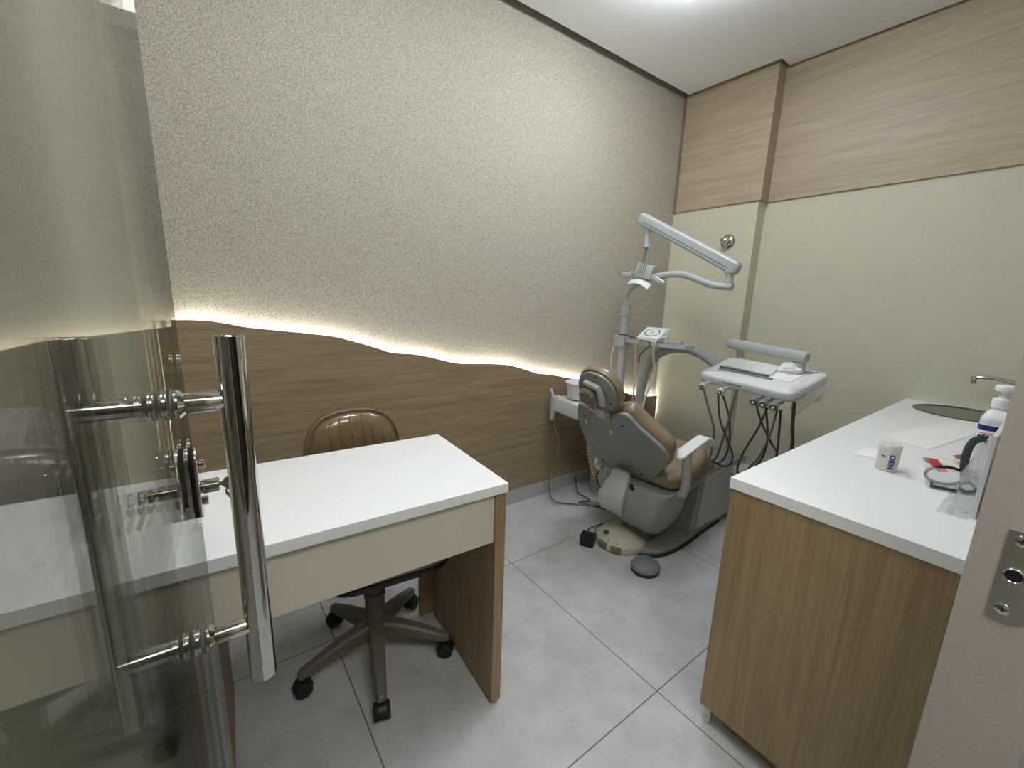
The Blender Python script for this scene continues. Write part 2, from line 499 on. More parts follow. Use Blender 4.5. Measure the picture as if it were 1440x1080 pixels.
# ceiling light
t = thing('ceiling_light', (.80, -1.17, HC), 'square surface mounted ceiling light just above the dental chair', 'light')
obj('light_frame', box2(BM(), (.64, -1.33, 2.650), (.96, -1.01, HC), .004), 'white', t)
obj('diffuser', box2(BM(), (.63, -1.34, 2.568), (.97, -1.00, 2.650), .01), 'lamp', t)
t = thing('ceiling_light', (1.05, -2.25, HC), 'added unseen second square ceiling light brightening the desk side of the room', 'light')  # invented second fixture, out of view, evens the light over the desk half
obj('light_frame', box2(BM(), (.89, -2.41, 2.650), (1.21, -2.09, HC), .004), 'white', t)
obj('diffuser', box2(BM(), (.88, -2.42, 2.568), (1.22, -2.08, 2.650), .01), 'lamp', t)
t = thing('corridor_fill_light', (2.7, -2.6, 2.5), 'added unseen fill light under the corridor ceiling outside the doorway', 'light')  # added as soft frontal fill through the doorway, not a known fixture
obj('diffuser', box2(BM(), (2.25, -3.0, 2.468), (3.05, -2.2, 2.499), .003), 'fill_lamp', t)

# ------------------------------------------------------------------ glass door, opened against the near wall
DS = .044
dD = Vector((-1, DS, 0)).normalized(); dN = Vector((DS, 1, 0)).normalized()
D0 = Vector((1.937, -2.952, 0))         # foot of the camera on the door plane; s runs towards the free edge
def dp(s, n, z): return D0 + dD * s + dN * n + Vector((0, 0, z))
DM = basis(D0, dD, dN, (0, 0, 1))
DM = Matrix((dD, dN, Vector((0, 0, 1)))).transposed().to_4x4(); DM.translation = D0
def nn(n, sg): return n if sg > 0 else .006 - n    # the fittings repeat on the wall side of the sheet
def dbox(bm, lo, hi, bev=0.):
    return box(bm, [(a + c) / 2 for a, c in zip(lo, hi)], [c - a for a, c in zip(lo, hi)], bev=bev, mtx=DM)
door = thing('door_1', D0 + dD * -.05, 'clear glass swing door standing open at the left, with a tall steel pull handle', 'door', kind='structure')
obj('glass_panel', dbox(BM(), (-.055, -.003, .008), (.842, .003, 2.10)), 'glass', door, label='clear glass sheet')
hs = .66
for sg, nm in ((1, 'pull_bar'), (-1, 'pull_bar')):
    b = BM(); n0 = nn(.070, sg)
    lathe(b, [(0, .679), (.0155, .679), (.0175, .681), (.0175, 1.202), (.0165, 1.204), (.0135, 1.204), (.0130, 1.2025), (0, 1.2025)], dp(hs, n0, 0), n=36)
    bar = obj(nm, b, 'chrome', door, label='polished steel pull bar on the %s of the glass' % ('room side' if sg > 0 else 'wall side'))
    for z in (1.118, .774):
        b = BM(); cyl(b, dp(hs, nn(.012, sg), z), dp(hs, n0, z), .0128, 28)
        lathe(b, [(0, 0), (.017, 0), (.0185, .002), (.0185, .006), (.0128, .012), (0, .012)], dp(hs, nn(.0052, sg), z), dN * sg, 28)
        obj('standoff', b, 'chrome', bar)
        if sg < 0: continue
        b = BM(); lathe(b, [(0, 0), (.0188, 0), (.0192, .0005), (.0192, .0018), (.0188, .0022), (0, .0022)], dp(hs, nn(.0030, sg), z), dN * sg, 28)
        obj('gasket', b, 'gasket', bar)
# lock near the free edge
ls = .805
pl = [(.0252 * math.cos(a), .034 + .027 * math.sin(a)) for a in [PI * k / 10 for k in range(11)]] + [(.0252 * math.cos(a), -.034 + .027 * math.sin(a)) for a in [PI + PI * k / 10 for k in range(11)]]
b = BM(); prism(b, [(x * .96, y * .985) for x, y in pl], basis(dp(ls + .008, -.0055, .951), dD * -1, (0, 0, 1), dN), .011, .001)
lock = obj('lock', b, 'rubber', door, label='black lock body clamped on the glass edge')
for sg in (1, -1):
    b = BM(); prism(b, pl, basis(dp(ls + .008, nn(.0058, sg), .951), dD * -sg, (0, 0, 1), dN * sg), .005, .002)
    obj('lock_plate', b, 'chrome', lock)
    b = BM(); cyl(b, dp(ls, nn(.0108, sg), .945), dp(ls, nn(.036, sg), .945), .0115, 26); obj('lock_cylinder', b, 'chrome', lock)
    b = BM(); cyl(b, dp(ls + .004, nn(.0108, sg), .984), dp(ls + .004, nn(.020, sg), .984), .007, 18); obj('screw', b, 'chrome', lock)
    b = BM(); box(b, (ls + .006, nn(.0148, sg), .919), (.011, .008, .013), bev=.002, mtx=DM); obj('screw', b, 'steel', lock)
# keys: bow, blade with cuts
def key_bm(m):
    b = BM()
    bow = [(-.004, .0), (-.0095, .004), (-.0105, .013), (-.008, .0205), (.008, .0205), (.0105, .013), (.0095, .004), (.004, .0)]
    # bow with a slot: two side pieces and two bridges
    prism(b, bow[:0] + [(-.004, 0), (-.0095, .004), (-.0108, .0135), (.0108, .0135), (.0095, .004), (.004, 0)], m @ Matrix.Translation((0, 0, -.0011)), .0022)
    prism(b, [(-.0108, .0135), (-.0085, .0205), (-.0068, .0205), (-.0068, .0135)], m @ Matrix.Translation((0, 0, -.0011)), .0022)
    prism(b, [(.0108, .0135), (.0085, .0205), (.0068, .0205), (.0068, .0135)], m @ Matrix.Translation((0, 0, -.0011)), .0022)
    prism(b, [(-.0085, .0185), (-.0085, .0205), (.0085, .0205), (.0085, .0185)], m @ Matrix.Translation((0, 0, -.0011)), .0022)
    blade = [(-.0035, 0), (.0035, 0), (.0035, -.024), (.001, -.028), (-.0005, -.026), (-.0035, -.022), (-.002, -.019), (-.0038, -.015), (-.002, -.012), (-.0036, -.008), (-.0022, -.005)]
    prism(b, blade, m @ Matrix.Translation((0, 0, -.0009)), .0018)
    return b
def key(sg, hang, label):
    if not hang:   # in the cylinder: blade into the lock, bow plane vertical
        m = basis(dp(ls, nn(.040, sg), .945), (0, 0, 1), dN * sg, Vector((0, 0, 1)).cross(dN * sg))
        o = dp(ls, nn(.040, sg), .945)
    else:          # hanging from the ring through the first key's slot
        o = dp(ls, nn(.0575, sg), .917)
        y = (Vector((0, 0, 1)) + dN * .38 * -sg).normalized(); x = y.cross(dD).normalized()
        m = basis(o, x, y, x.cross(y))
    t = tag(obj('key', BM_shift(key_bm(m), o), 'keym', local=True), label, 'key', 'keys in the glass door lock')
    t.location = o
    return t
def BM_shift(b, o):
    bmesh.ops.translate(b, vec=-Vector(o), verts=b.verts); return b
key(-1, False, 'key pushed into the lock cylinder on the wall side of the glass door')
key(-1, True, 'loose key hanging below the left key on the wall side of the glass')
key(1, False, 'key pushed into the room side of the lock, half hidden by the right steel bar')
key(1, True, 'loose key hanging behind the right steel bar, below its twin')
for sg, nm in ((-1, 'left'), (1, 'right')):
    b = BM(); c = dp(ls, nn(.0575, sg), .939)
    tube(b, [c + dD * .0 + Vector((0, 0, .0065 * math.sin(a))) + dN * .0045 * math.cos(a) for a in [2 * PI * k / 20 for k in range(20)]], .0007, 6, closed=True)
    tag(obj('key_ring', b, 'steel'), 'thin wire ring joining the two %s keys of the glass door lock' % nm, 'key ring')

# strike plate in the right jamb
t = thing('strike_plate', (1.94, YJ, .9), 'brushed steel strike plate with a bolt hole screwed to the right door jamb', 'strike plate')
b = BM(); box2(b, (1.925, YJ - .0025, .834), (1.953, YJ, .971), .0008); box2(b, (1.953, YJ - .0015, .838), (1.960, YJ, .967))
obj('plate', b, 'steel', t)
b = BM(); lathe(b, [(0, .0), (.0075, .0), (.0095, .0012), (.0105, .0004)], (1.940, YJ - .0026, .906), (0, -1, 0), 24); obj('bolt_hole', b, 'black', t, label='dark round bolt hole')
b = BM(); tube(b, [(1.940 + .0098 * math.cos(a), YJ - .003, .906 + .0098 * math.sin(a)) for a in [2 * PI * k / 24 for k in range(24)]], .0013, 8, closed=True); obj('hole_rim', b, 'chrome', t)
for z in (.853, .958):
    b = BM(); lathe(b, [(0, .0012), (.004, .0016), (.0075, .0006), (.008, 0)], (1.939, YJ - .0026, z), (0, -1, 0), 20)
    s = obj('screw', b, 'chrome', t)
    b = BM(); box(b, (1.939, YJ - .0045, z), (.008, .0008, .0014)); box(b, (1.939, YJ - .0045, z), (.0014, .0008, .008)); obj('screw_slot', b, 'black', s)

# white dispenser on the near wall, seen through the glass
t = thing('wall_holder', (1.46, YN, 1.05), 'small white plastic holder in a clear case on the wall behind the glass door', 'holder')
b = BM()
prism(b, [(1.420, 1.062), (1.420, 1.140), (1.432, 1.158), (1.462, 1.168), (1.498, 1.164), (1.514, 1.150), (1.514, 1.062), (1.504, 1.052), (1.430, 1.052)], basis((0, YN, 0), (1, 0, 0), (0, 0, 1), (0, -1, 0)) @ Matrix.Scale(-1, 4, (0, 0, 1)), .026, .005)
obj('body', b, 'cover', t)
b = BM(); cyl(b, (1.446, YN + .026, 1.142), (1.446, YN + .0268, 1.142), .003, 14); obj('screw', b, 'greyd', t)
b = BM(); box2(b, (1.394, YN, 1.035), (1.397, YN + .034, 1.132)); box2(b, (1.527, YN, 1.035), (1.530, YN + .034, 1.132)); box2(b, (1.397, YN + .031, 1.035), (1.527, YN + .034, 1.132)); box2(b, (1.397, YN, 1.035), (1.527, YN + .031, 1.038))
obj('clear_case', b, 'acryl', t, label='clear acrylic case')

# ------------------------------------------------------------------ desk
DR = -.044
dc, dsn = math.cos(DR), math.sin(DR)
DX, DY = 1.053, -2.223
DKM = Matrix.Translation((DX, DY, 0)) @ Matrix.Rotation(DR, 4, 'Z')   # origin at the visible front corner; local -X into the desk, -Y along it
def kbox(bm, lo, hi, bev=0.):
    return box(bm, [(a + c) / 2 for a, c in zip(lo, hi)], [abs(c - a) for a, c in zip(lo, hi)], bev=bev, mtx=DKM)
desk = thing('desk', (DX - .24, DY - .38, 0), 'white topped desk with oak slab legs standing behind the glass door', 'desk')
DL = .742
obj('desktop', kbox(BM(), (-.488, -DL, .722), (0, 0, .75), .0012), 'white', desk)
obj('modesty_panel', kbox(BM(), (-.036, -DL + .02, .566), (-.018, -.036, .722)), 'offwhite', desk, label='off-white front panel under the top')
for y0, y1 in ((-.036, -.003), (-DL + .003, -DL + .036)):
    leg = obj('leg', kbox(BM(), (-.478, y0, .012), (-.006, y1, .722), .001), 'wood_cab', desk, label='oak slab leg')
    for fx in (-.025, -.455):
        b = BM(); cyl(b, DKM @ Vector((fx, (y0 + y1) / 2, 0)), DKM @ Vector((fx, (y0 + y1) / 2, .012)), .011, 14); obj('foot', b, 'black', leg)
obj('back_rail', kbox(BM(), (-.480, -.090, .012), (-.462, -.036, .722), .001), 'wood_cab', desk, label='narrow oak return at the back of the leg')

# ------------------------------------------------------------------ office chair
OC = Vector((.653, -2.488, 0))
oc = thing('office_chair', OC, 'brown plastic-wrapped swivel chair with a five-star castor base behind the desk', 'chair')
b = BM()
lathe(b, [(0, .085), (.045, .085), (.05, .10), (.045, .135), (.034, .15), (0, .15)], OC, n=28); obj('base_hub', b, 'chairbase', oc)
b = BM()
lathe(b, [(0, .14), (.033, .14), (.033, .24), (.036, .245), (.036, .26), (.029, .265), (.027, .41), (0, .41)], OC, n=28)
obj('gas_column', b, 'chairbase', oc)
for a in (-86, -15, 56, 128, 201):
    a = math.radians(a); d = Vector((math.cos(a), math.sin(a), 0)); w = Vector((-d.y, d.x, 0))
    rings = []
    for r, zt, zb, hw in ((.030, .148, .092, .026), (.09, .140, .092, .023), (.16, .120, .084, .020), (.215, .100, .070, .017), (.248, .090, .066, .015), (.256, .082, .070, .010)):
        rings.append([OC + d * r + w * x + Vector((0, 0, z)) for x, z in ((-hw, zb), (hw, zb), (hw, zt - .008), (hw * .6, zt), (-hw * .6, zt), (-hw, zt - .008))])
    leg = obj('base_leg', loft(BM(), rings), 'chairbase', oc)
    cs = thing_c = bpy.data.objects.new('castor', None)
    c0 = OC + d * .243 + w * .012
    b = BM(); cyl(b, OC + d * .240 + Vector((0, 0, .05)), OC + d * .240 + Vector((0, 0, .072)), .008, 12)
    hood = [(.030 * math.cos(x), .030 * math.sin(x)) for x in [PI * k / 12 for k in range(13)]]
    prism(b, hood, basis(c0 - w * .012 + Vector((0, 0, .026)) - w * .016, d, (0, 0, 1), d.cross(Vector((0, 0, 1))) * 1) if False else basis(c0 - w * .012 + Vector((0, 0, .027)) + w * .013, d, (0, 0, 1), -w), .026, .002)
    ca = obj('castor', b, 'black', oc)
    for sg in (-1, 1):
        b = BM(); p = OC + d * .243 + w * (.016 * sg) + Vector((0, 0, .0255))
        lathe(b, [(0, -.008), (.022, -.008), (.0255, -.005), (.0255, .005), (.022, .008), (.010, .008), (.009, .006), (0, .006)], p, w * sg, 22)
        obj('wheel', b, 'rubber', ca)
# seat, turned towards the glass wall side
sa = math.radians(-6)
fw = Vector((math.cos(sa), math.sin(sa), 0)); sd = Vector((-fw.y, fw.x, 0))
SM = basis(OC + fw * .02 + sd * .02 + Vector((0, 0, .440)), fw, sd, (0, 0, 1))
b = BM(); prism(b, rrect(.43, .44, .12, 7), SM, .06, rings=[(.075, 0), (.02, .004), (.004, .016), (0, .03), (.003, .048), (.016, .058), (.05, .062), (.12, .060)])
obj('seat', b, 'vinyl_d', oc)
b = BM(); prism(b, rrect(.40, .41, .11, 7), SM @ Matrix.Translation((0, 0, -.018)), .024, .006); obj('seat_pan', b, 'black', oc)
b = BM(); box(b, (-.02, 0, -.030), (.18, .14, .03), bev=.008, mtx=SM); obj('tilt_mechanism', b, 'black', oc)
# backrest: rounded arch, leaning slightly back
bo = Vector((.405, -2.462, .53)); bz = Vector((-.10, 0, 1)).normalized(); bxv = Vector((.07, 1, 0)).normalized(); bn = bxv.cross(bz)
BMx = basis(bo, bxv, bz, bn)
half = [(.150, 0), (.172, .06), (.176, .13), (.168, .20), (.148, .256), (.112, .292), (.062, .311), (0, .316)]
arch = half + [(-x, y) for x, y in reversed(half[:-1])] + [(-.10, -.02), (0, -.026), (.10, -.02)]
b = BM(); prism(b, arch, BMx, .05, rings=[(.03, -.022), (.008, -.018), (0, -.006), (0, .004)])
obj('back_shell', b, 'vinyl_d', oc)
b = BM()
prism(b, arch, BMx, .05, rings=[(.004, .003), (.001, .010), (.002, .018), (.010, .022), (.016, .021), (.020, .026), (.030, .037), (.055, .044), (.09, .046)])
obj('backrest', b, 'vinyl_d', oc, label='pleated brown back cushion under clear plastic')
bk = COL.objects.get('backrest')
b = BM()   # vertical gathers in the vinyl
for x, z0, z1 in ((-.085, .03, .27), (-.05, .02, .285), (-.012, .02, .29), (.03, .02, .29), (.062, .02, .275), (.10, .04, .25)):
    tube(b, [BMx @ Vector((x, z0, .044)), BMx @ Vector((x + .006, (z0 + z1) / 2, .0475)), BMx @ Vector((x - .004, z1 - .03, .042)), BMx @ Vector((x * .96, z1, .034))], .0045, 8, smooth=5, flat=.6)
obj('gathers', b, 'vinyl_d', bk)
b = BM(); tube(b, [BMx @ Vector((x * .955, y * .955 + .006, .023)) for x, y in half] + [BMx @ Vector((-x * .955, y * .955 + .006, .023)) for x, y in reversed(half[:-1])], .0042, 8, smooth=4); obj('piping', b, 'vinyl_d', bk)
b = BM(); tube(b, [OC + fw * -.05 + Vector((0, 0, .442)), OC + fw * -.17 + Vector((0, 0, .440)), OC + fw * -.250 + Vector((0, 0, .46)), OC + fw * -.265 + Vector((0, 0, .54)), bo + bz * .12 - bn * .024], .014, 10, smooth=6, flat=1.8); obj('back_bracket', b, 'black', oc)

# ------------------------------------------------------------------ counter
HCN = .804; XC = 1.440; YC = -1.760
cab = thing('counter_cabinet', (1.67, -.83, 0), 'oak cabinet under the white counter, showing its plain end panel', 'cabinet')
obj('end_panel', box2(BM(), (XC + .004, YC + .004, .062), (XW - .001, YC + .024, HCN - .030), .001), 'wood_cab', cab)
obj('carcass', box2(BM(), (XC + .024, YC + .024, .062), (XW - .001, .114, HCN - .032)), 'offwhite', cab)
for i in range(4):
    y0 = YC + .028 + i * .46; y1 = min(.110, y0 + .455)
    d = obj('door', box2(BM(), (XC + .004, y0, .066), (XC + .023, y1, HCN - .034), .001), 'wood_cab', cab)
    b = BM(); tube(b, [(XC + .004, y1 - .03, .58), (XC - .022, y1 - .03, .59), (XC - .022, y1 - .03, .70), (XC + .004, y1 - .03, .71)], .005, 8); obj('handle', b, 'steel', d)
obj('plinth', box2(BM(), (XC + .06, YC + .05, 0), (XW - .001, .114, .062)), 'wood_cab', cab)
b = BM(); cyl(b, (XC + .025, YC + .022, 0), (XC + .025, YC + .022, .062), .012, 16); obj('foot', b, 'chrome', cab, label='small chrome foot')
# worktop with a round cut-out for the sink
SKC = Vector((1.672, -.090, 0)); SKR = .172
b = BM()
N = 48
outer = [(XC, YC), (XW - .001, YC), (XW - .001, .1135), (XC, .1135)]
def rect_pt(a):
    d = Vector((math.cos(a), math.sin(a))); ts = []
    if abs(d.x) > 1e-9: ts += [((XC if d.x < 0 else XW - .001) - SKC.x) / d.x]
    if abs(d.y) > 1e-9: ts += [((YC if d.y < 0 else .1135) - SKC.y) / d.y]
    tt = min(x for x in ts if x > 0); return (SKC.x + d.x * tt, SKC.y + d.y * tt)
angs = sorted([2 * PI * k / N for k in range(N)] + [math.atan2(y - SKC.y, x - SKC.x) % (2 * PI) for x, y in outer])
TH = .030
ri = [[b.verts.new((SKC.x + (SKR - .012) * math.cos(a), SKC.y + (SKR - .012) * math.sin(a), HCN - z)) for a in angs] for z in (0, TH)]
ro = [[b.verts.new((*rect_pt(a), HCN - z)) for a in angs] for z in (0, TH)]
n = len(angs)
for k in range(n):
    k2 = (k + 1) % n
    b.faces.new((ri[0][k], ro[0][k], ro[0][k2], ri[0][k2])); b.faces.new((ri[1][k], ri[1][k2], ro[1][k2], ro[1][k]))
    b.faces.new((ro[0][k], ro[1][k], ro[1][k2], ro[0][k2])); b.faces.new((ri[0][k], ri[0][k2], ri[1][k2], ri[1][k]))
bmesh.ops.recalc_face_normals(b, faces=b.faces)
tag(obj('worktop', b, 'white'), 'long white laminate worktop with a round steel sink by the end wall', 'worktop')
t = thing('sink', SKC + Vector((0, 0, HCN)), 'round stainless steel sink set into the white worktop', 'sink')
b = BM(); lathe(b, [(SKR, HCN + .0005), (SKR - .003, HCN + .004), (SKR - .014, HCN + .004), (SKR - .020, HCN - .002), (SKR - .032, HCN - .08), (SKR - .055, HCN - .115), (.03, HCN - .125), (0, HCN - .125), (0, HCN - .128), (.03, HCN - .128), (SKR - .053, HCN - .118), (SKR - .029, HCN - .08), (SKR - .015, HCN - .001)], SKC, n=56)
obj('bowl', b, 'sinksteel', t, 60)
b = BM(); lathe(b, [(0, 0), (.02, 0), (.022, .002), (.018, .004), (0, .003)], SKC + Vector((0, 0, HCN - .125)), n=24); obj('drain', b, 'chrome', t)
# wall faucet, spout reaching out of the right wall
t = thing('faucet', (1.86, .02, HCN), 'thin chrome swan-neck faucet above the sink', 'faucet')
b = BM(); tube(b, [(1.862, .01, HCN + .0), (1.862, .01, .90), (1.845, .006, .930), (1.815, .003, .950), (1.785, .001, .963), (1.735, 0, .972), (1.690, 0, .970), (1.675, 0, .965)], .008, 14, smooth=6); obj('spout', b, 'chrome', t)
b = BM(); cyl(b, (1.671, 0, .937), (1.671, 0, .953), .010, 18); lathe(b, [(0, -.012), (.010, -.009), (.013, 0), (.010, .009), (0, .012)], (1.671, 0, .963), n=20); obj('aerator', b, 'chrome', t)
b = BM(); cyl(b, (1.862, .01, HCN + .0), (1.862, .01, HCN + .035), .018, 20); obj('base', b, 'chrome', t)

# things on the worktop
Z = HCN + .0006
# pump bottle
pb = Vector((1.838, -1.12, Z))
t = thing('pump_bottle', pb, 'white pump bottle with a blue-banded label standing by the right wall', 'bottle')
def sect(w, d, z): return [pb + Vector((x, y, z)) for x, y in rrect(w, d, min(w, d) * .32, 5)]
b = BM(); loft(b, [sect(.056, .078, 0), sect(.062, .084, .004), sect(.062, .084, .166), sect(.059, .079, .176), sect(.046, .058, .190), sect(.030, .030, .197), sect(.028, .028, .202)])
obj('body', b, 'wgrey', t)
pb0 = pb; pb = pb + Vector((0, 0, .011))
b = BM(); lathe(b, [(0, .190), (.019, .190), (.020, .193), (.020, .214), (.018, .217), (.010, .218), (.010, .224), (.006, .225), (.006, .240), (0, .240)], pb, n=30); obj('collar', b, 'white', t)
b = BM(); lathe(b, [(0, .238), (.019, .238), (.021, .241), (.021, .250), (.018, .254), (0, .254)], pb, n=24); box(b, pb + Vector((.004, .012, .247)), (.034, .036, .010), (0, 0, .6), bev=.004); obj('pump_head', b, 'white', t)
pb = pb0
b = BM(); loft(b, [sect(.0630, .085, .028), sect(.0630, .085, .156)], True); lb = obj('label', b, 'paper', t)
b = BM(); loft(b, [sect(.0636, .0856, .140), sect(.0636, .0856, .155)], True); obj('label_band', b, 'blue', lb)
lm = basis(pb + Vector((-.0316, .0, .114)), (0, -1, 0), (0, 0, 1), (-1, 0, 0))
lm2 = basis(pb + Vector((0, -.0428, .114)), (1, 0, 0), (0, 0, 1), (0, -1, 0))
for q in (lm2, lm):
    obj('lettering', text_mesh('N  L', .030, q, bold=.0012), 'inkblack', lb, label='dark label letters')
    b = BM(); box(b, (0, .018, 0), (.050, .0025, .0006), mtx=q); box(b, (0, .0145, 0), (.040, .0018, .0006), mtx=q); obj('small_print', b, 'pink', lb, label='pink line of small print')
# plastic jar with vertical blue lettering
jc = Vector((1.664, -1.302, Z))
t = thing('plastic_jar', jc, 'small translucent plastic jar with vertical blue lettering on the worktop', 'jar')
b = BM(); lathe(b, [(0, 0), (.0225, 0), (.0245, .002), (.0255, .060), (.0250, .061), (0, .061)], jc, n=36); obj('body', b, mat('jar_plastic', srgb(226, 226, 214), .3, trans=.25), t)
b = BM(); lathe(b, [(0, .0595), (.0256, .0595), (.0264, .061), (.0264, .076), (.0255, .078), (.024, .079), (0, .079)], jc, n=36); obj('lid', b, mat('jar_lid', srgb(228, 229, 226), .35, trans=.2), t)
# wrapped label
def onjar(a, z, r=.0258): return jc + Vector((r * math.cos(a), r * math.sin(a), z))
a0 = math.atan2(-2.878 - jc.y, 1.937 - jc.x)
b = BM(); lab = text_mesh('NIIIO', .0185, Matrix(), bold=.0007)
for v in lab.verts:   # wrap the flat lettering round the jar, reading upwards
    along, up, dz = v.co.x, v.co.y, v.co.z
    ang = a0 + .42 - up / .0258
    p = onjar(ang, .030 + along * 1.0, .0257 + dz); v.co = p
obj('lettering', lab, 'blue', t, label='dark blue vertical letters')
b = BM()
for da, z in ((-.55, .0455), (-.40, .0450), (-.25, .0445)):
    a = a0 + da; box(b, onjar(a, z), (.0006, .004, .0025), (0, 0, a))
obj('small_print', b, 'inkblack', t)
# papers
b = BM(); pm = basis((1.690, -.60, Z), (.14, .990, 0), (-.990, .14, 0), (0, 0, 1))
prism(b, [(-.34, -.055), (.30, -.060), (.33, .060), (-.31, .085)], pm, .0012)
tag(obj('paper_sheet', b, 'paper'), 'large white paper sheet lying in front of the sink', 'paper')
b = BM(); prism(b, [(1.577, -1.232), (1.648, -1.205), (1.632, -1.110), (1.556, -1.090)], Matrix.Translation((0, 0, Z)), .0012)
tag(obj('paper_slip', b, 'paper'), 'small white paper slip lying behind the plastic jar', 'paper')
# red and white torn wrapper pieces
def wrapper(name, pts, z, label):
    b = BM(); v = []
    for x, y, dz in pts: v.append((x, y, Z + dz))
    n = len(v) // 2
    rows = [[Vector(q) for q in v[:n]], [Vector(q) for q in v[n:]]]
    A = [b.verts.new(p) for p in rows[0]]; B_ = [b.verts.new(p) for p in rows[1]]
    A2 = [b.verts.new(p + Vector((0, 0, .0012))) for p in rows[0]]; B2 = [b.verts.new(p + Vector((0, 0, .0012))) for p in rows[1]]
    for k in range(n - 1):
        b.faces.new((A[k], B_[k], B_[k + 1], A[k + 1])); b.faces.new((A2[k], A2[k + 1], B2[k + 1], B2[k]))
        b.faces.new((A[k], A[k + 1], A2[k + 1], A2[k])); b.faces.new((B_[k], B2[k], B2[k + 1], B_[k + 1]))
    b.faces.new((A[0], A2[0], B2[0], B_[0])); b.faces.new((A[-1], B_[-1], B2[-1], A2[-1]))
    bmesh.ops.recalc_face_normals(b, faces=b.faces)
    return tag(obj(name, b, 'red'), label, 'wrapper', 'torn red wrappers on the worktop')
wrapper('red_wrapper', [(1.705, -1.085, .004), (1.725, -1.125, .012), (1.740, -1.165, .006), (1.757, -1.190, .001),
                        (1.722, -1.075, .006), (1.742, -1.112, .016), (1.760, -1.150, .010), (1.776, -1.172, .001)], Z, 'curled red wrapper piece lying free on the worktop left of the goggles')
wrapper('red_wrapper', [(1.757, -.960, .002), (1.775, -.985, .012), (1.800, -1.000, .006),
                        (1.765, -.930, .002), (1.785, -.955, .014), (1.812, -.972, .006)], Z, 'smaller red wrapper piece behind the sachets, near the pump bottle')
# beige sachets
def sachet(c, rz, w, h, label):
    b = BM(); m = Matrix.Translation(c) @ Matrix.Rotation(rz, 4, 'Z')
    nx, ny = 8, 6; T = []; Bt = []
    for i in range(nx + 1):
        for j in range(ny + 1):
            u, v = i / nx - .5, j / ny - .5
            k = max(0., (1 - (2 * u) ** 4) * (1 - (2 * v) ** 4)); q = .010 * k * (1 + .25 * math.sin(9 * u + 5 * v))
            T.append(b.verts.new(m @ Vector((u * w, v * h, .0015 + q)))); Bt.append(b.verts.new(m @ Vector((u * w, v * h, 0))))
    ix = lambda i, j: i * (ny + 1) + j
    for i in range(nx):
        for j in range(ny):
            b.faces.new((T[ix(i, j)], T[ix(i + 1, j)], T[ix(i + 1, j + 1)], T[ix(i, j + 1)]))
            b.faces.new((Bt[ix(i, j)], Bt[ix(i, j + 1)], Bt[ix(i + 1, j + 1)], Bt[ix(i + 1, j)]))
    bmesh.ops.bridge_loops(b, edges=[e for e in b.edges if e.is_boundary])
    bmesh.ops.recalc_face_normals(b, faces=b.faces)
    return tag(obj('sachet', b, 'bag', ang=60), label, 'sachet', 'sachets on the worktop')
sachet((1.778, -1.120, Z), .5, .075, .055, 'puffed beige sachet lying between the red wrapper and the goggles')
sachet((1.760, -1.050, Z), -.3, .055, .042, 'smaller pale sachet lying behind the puffed one')
# leaflet stand: pale panel seen edge-on, with a clear foot and pocket
t = thing('leaflet_stand', (1.862, -1.42, Z), 'pale upright acrylic leaflet stand seen edge-on beside the door jamb', 'leaflet stand')
b = BM(); prism(b, [(-1.510, Z), (-1.300, Z), (-1.300, 1.0), (-1.510, 1.0)], basis((1.858, 0, 0), (0, 1, 0), (0, 0, 1), (1, 0, 0)), .009, .0015); obj('back_panel', b, 'slab', t)
b = BM(); box2(b, (1.806, -1.535, Z), (1.857, -1.300, Z + .003)); box2(b, (1.826, -1.500, Z + .003), (1.829, -1.305, .900)); box2(b, (1.829, -1.500, Z + .003), (1.857, -1.497, .900)); obj('clear_pocket', b, 'acryl', t, label='clear acrylic pocket and foot')
# safety goggles
gc = Vector((1.782, -1.300, Z))
t = thing('safety_goggles', gc, 'clear safety goggles with dark frame lying on the worktop by the leaflet stand', 'goggles')
gx = Vector((.80, .60, 0)).normalized(); gy = Vector((-.60, .80, 0)); 
def gp(x, y, z): x, y = x * 1.25, y * 1.2; return gc + gx * x + gy * y + Vector((0, 0, z))
ringA = [(.030 * math.cos(a) * 1.15, .026 + .024 * math.sin(a)) for a in [2 * PI * k / 20 for k in range(20)]]
b = BM(); tube(b, [gp(x, -.004, z) for x, z in ringA], .004, 8, closed=True); fr = obj('frame', b, 'black', t)
b = BM()
prof = [gp(-.046 + .092 * k / 10, -.030 - .020 * math.sin(PI * k / 10), .0) for k in range(11)]
rings = []
for f, z in ((0, .001), (.2, .02), (.45, .040), (.8, .052)):
    rings.append([Vector((p.x, p.y, 0)) + gy * (.026 * f) + Vector((0, 0, Z + z)) for p in prof])
RR = [[b.verts.new(p) for p in r] for r in rings]
for A, B_ in zip(RR, RR[1:]):
    for k in range(10): b.faces.new((A[k], A[k + 1], B_[k + 1], B_[k]))
bmesh.ops.recalc_face_normals(b, faces=b.faces)
bmesh.ops.solidify(b, geom=list(b.faces), thickness=.0015)
obj('lens', b, 'lens', t, label='clear curved lens')
b = BM(); tube(b, [gp(-.040, -.036, .006), gp(-.020, -.047, .007), gp(.010, -.050, .006), gp(.036, -.040, .008)], .0045, 8, smooth=5, flat=.6); tube(b, [gp(-.036, -.034, .012), gp(-.036, -.010, .022), gp(-.033, -.003, .030)], .003, 8, smooth=4); tube(b, [gp(.036, -.036, .012), gp(.036, -.012, .022), gp(.033, -.003, .030)], .003, 8, smooth=4); obj('lower_rim', b, 'black', t)
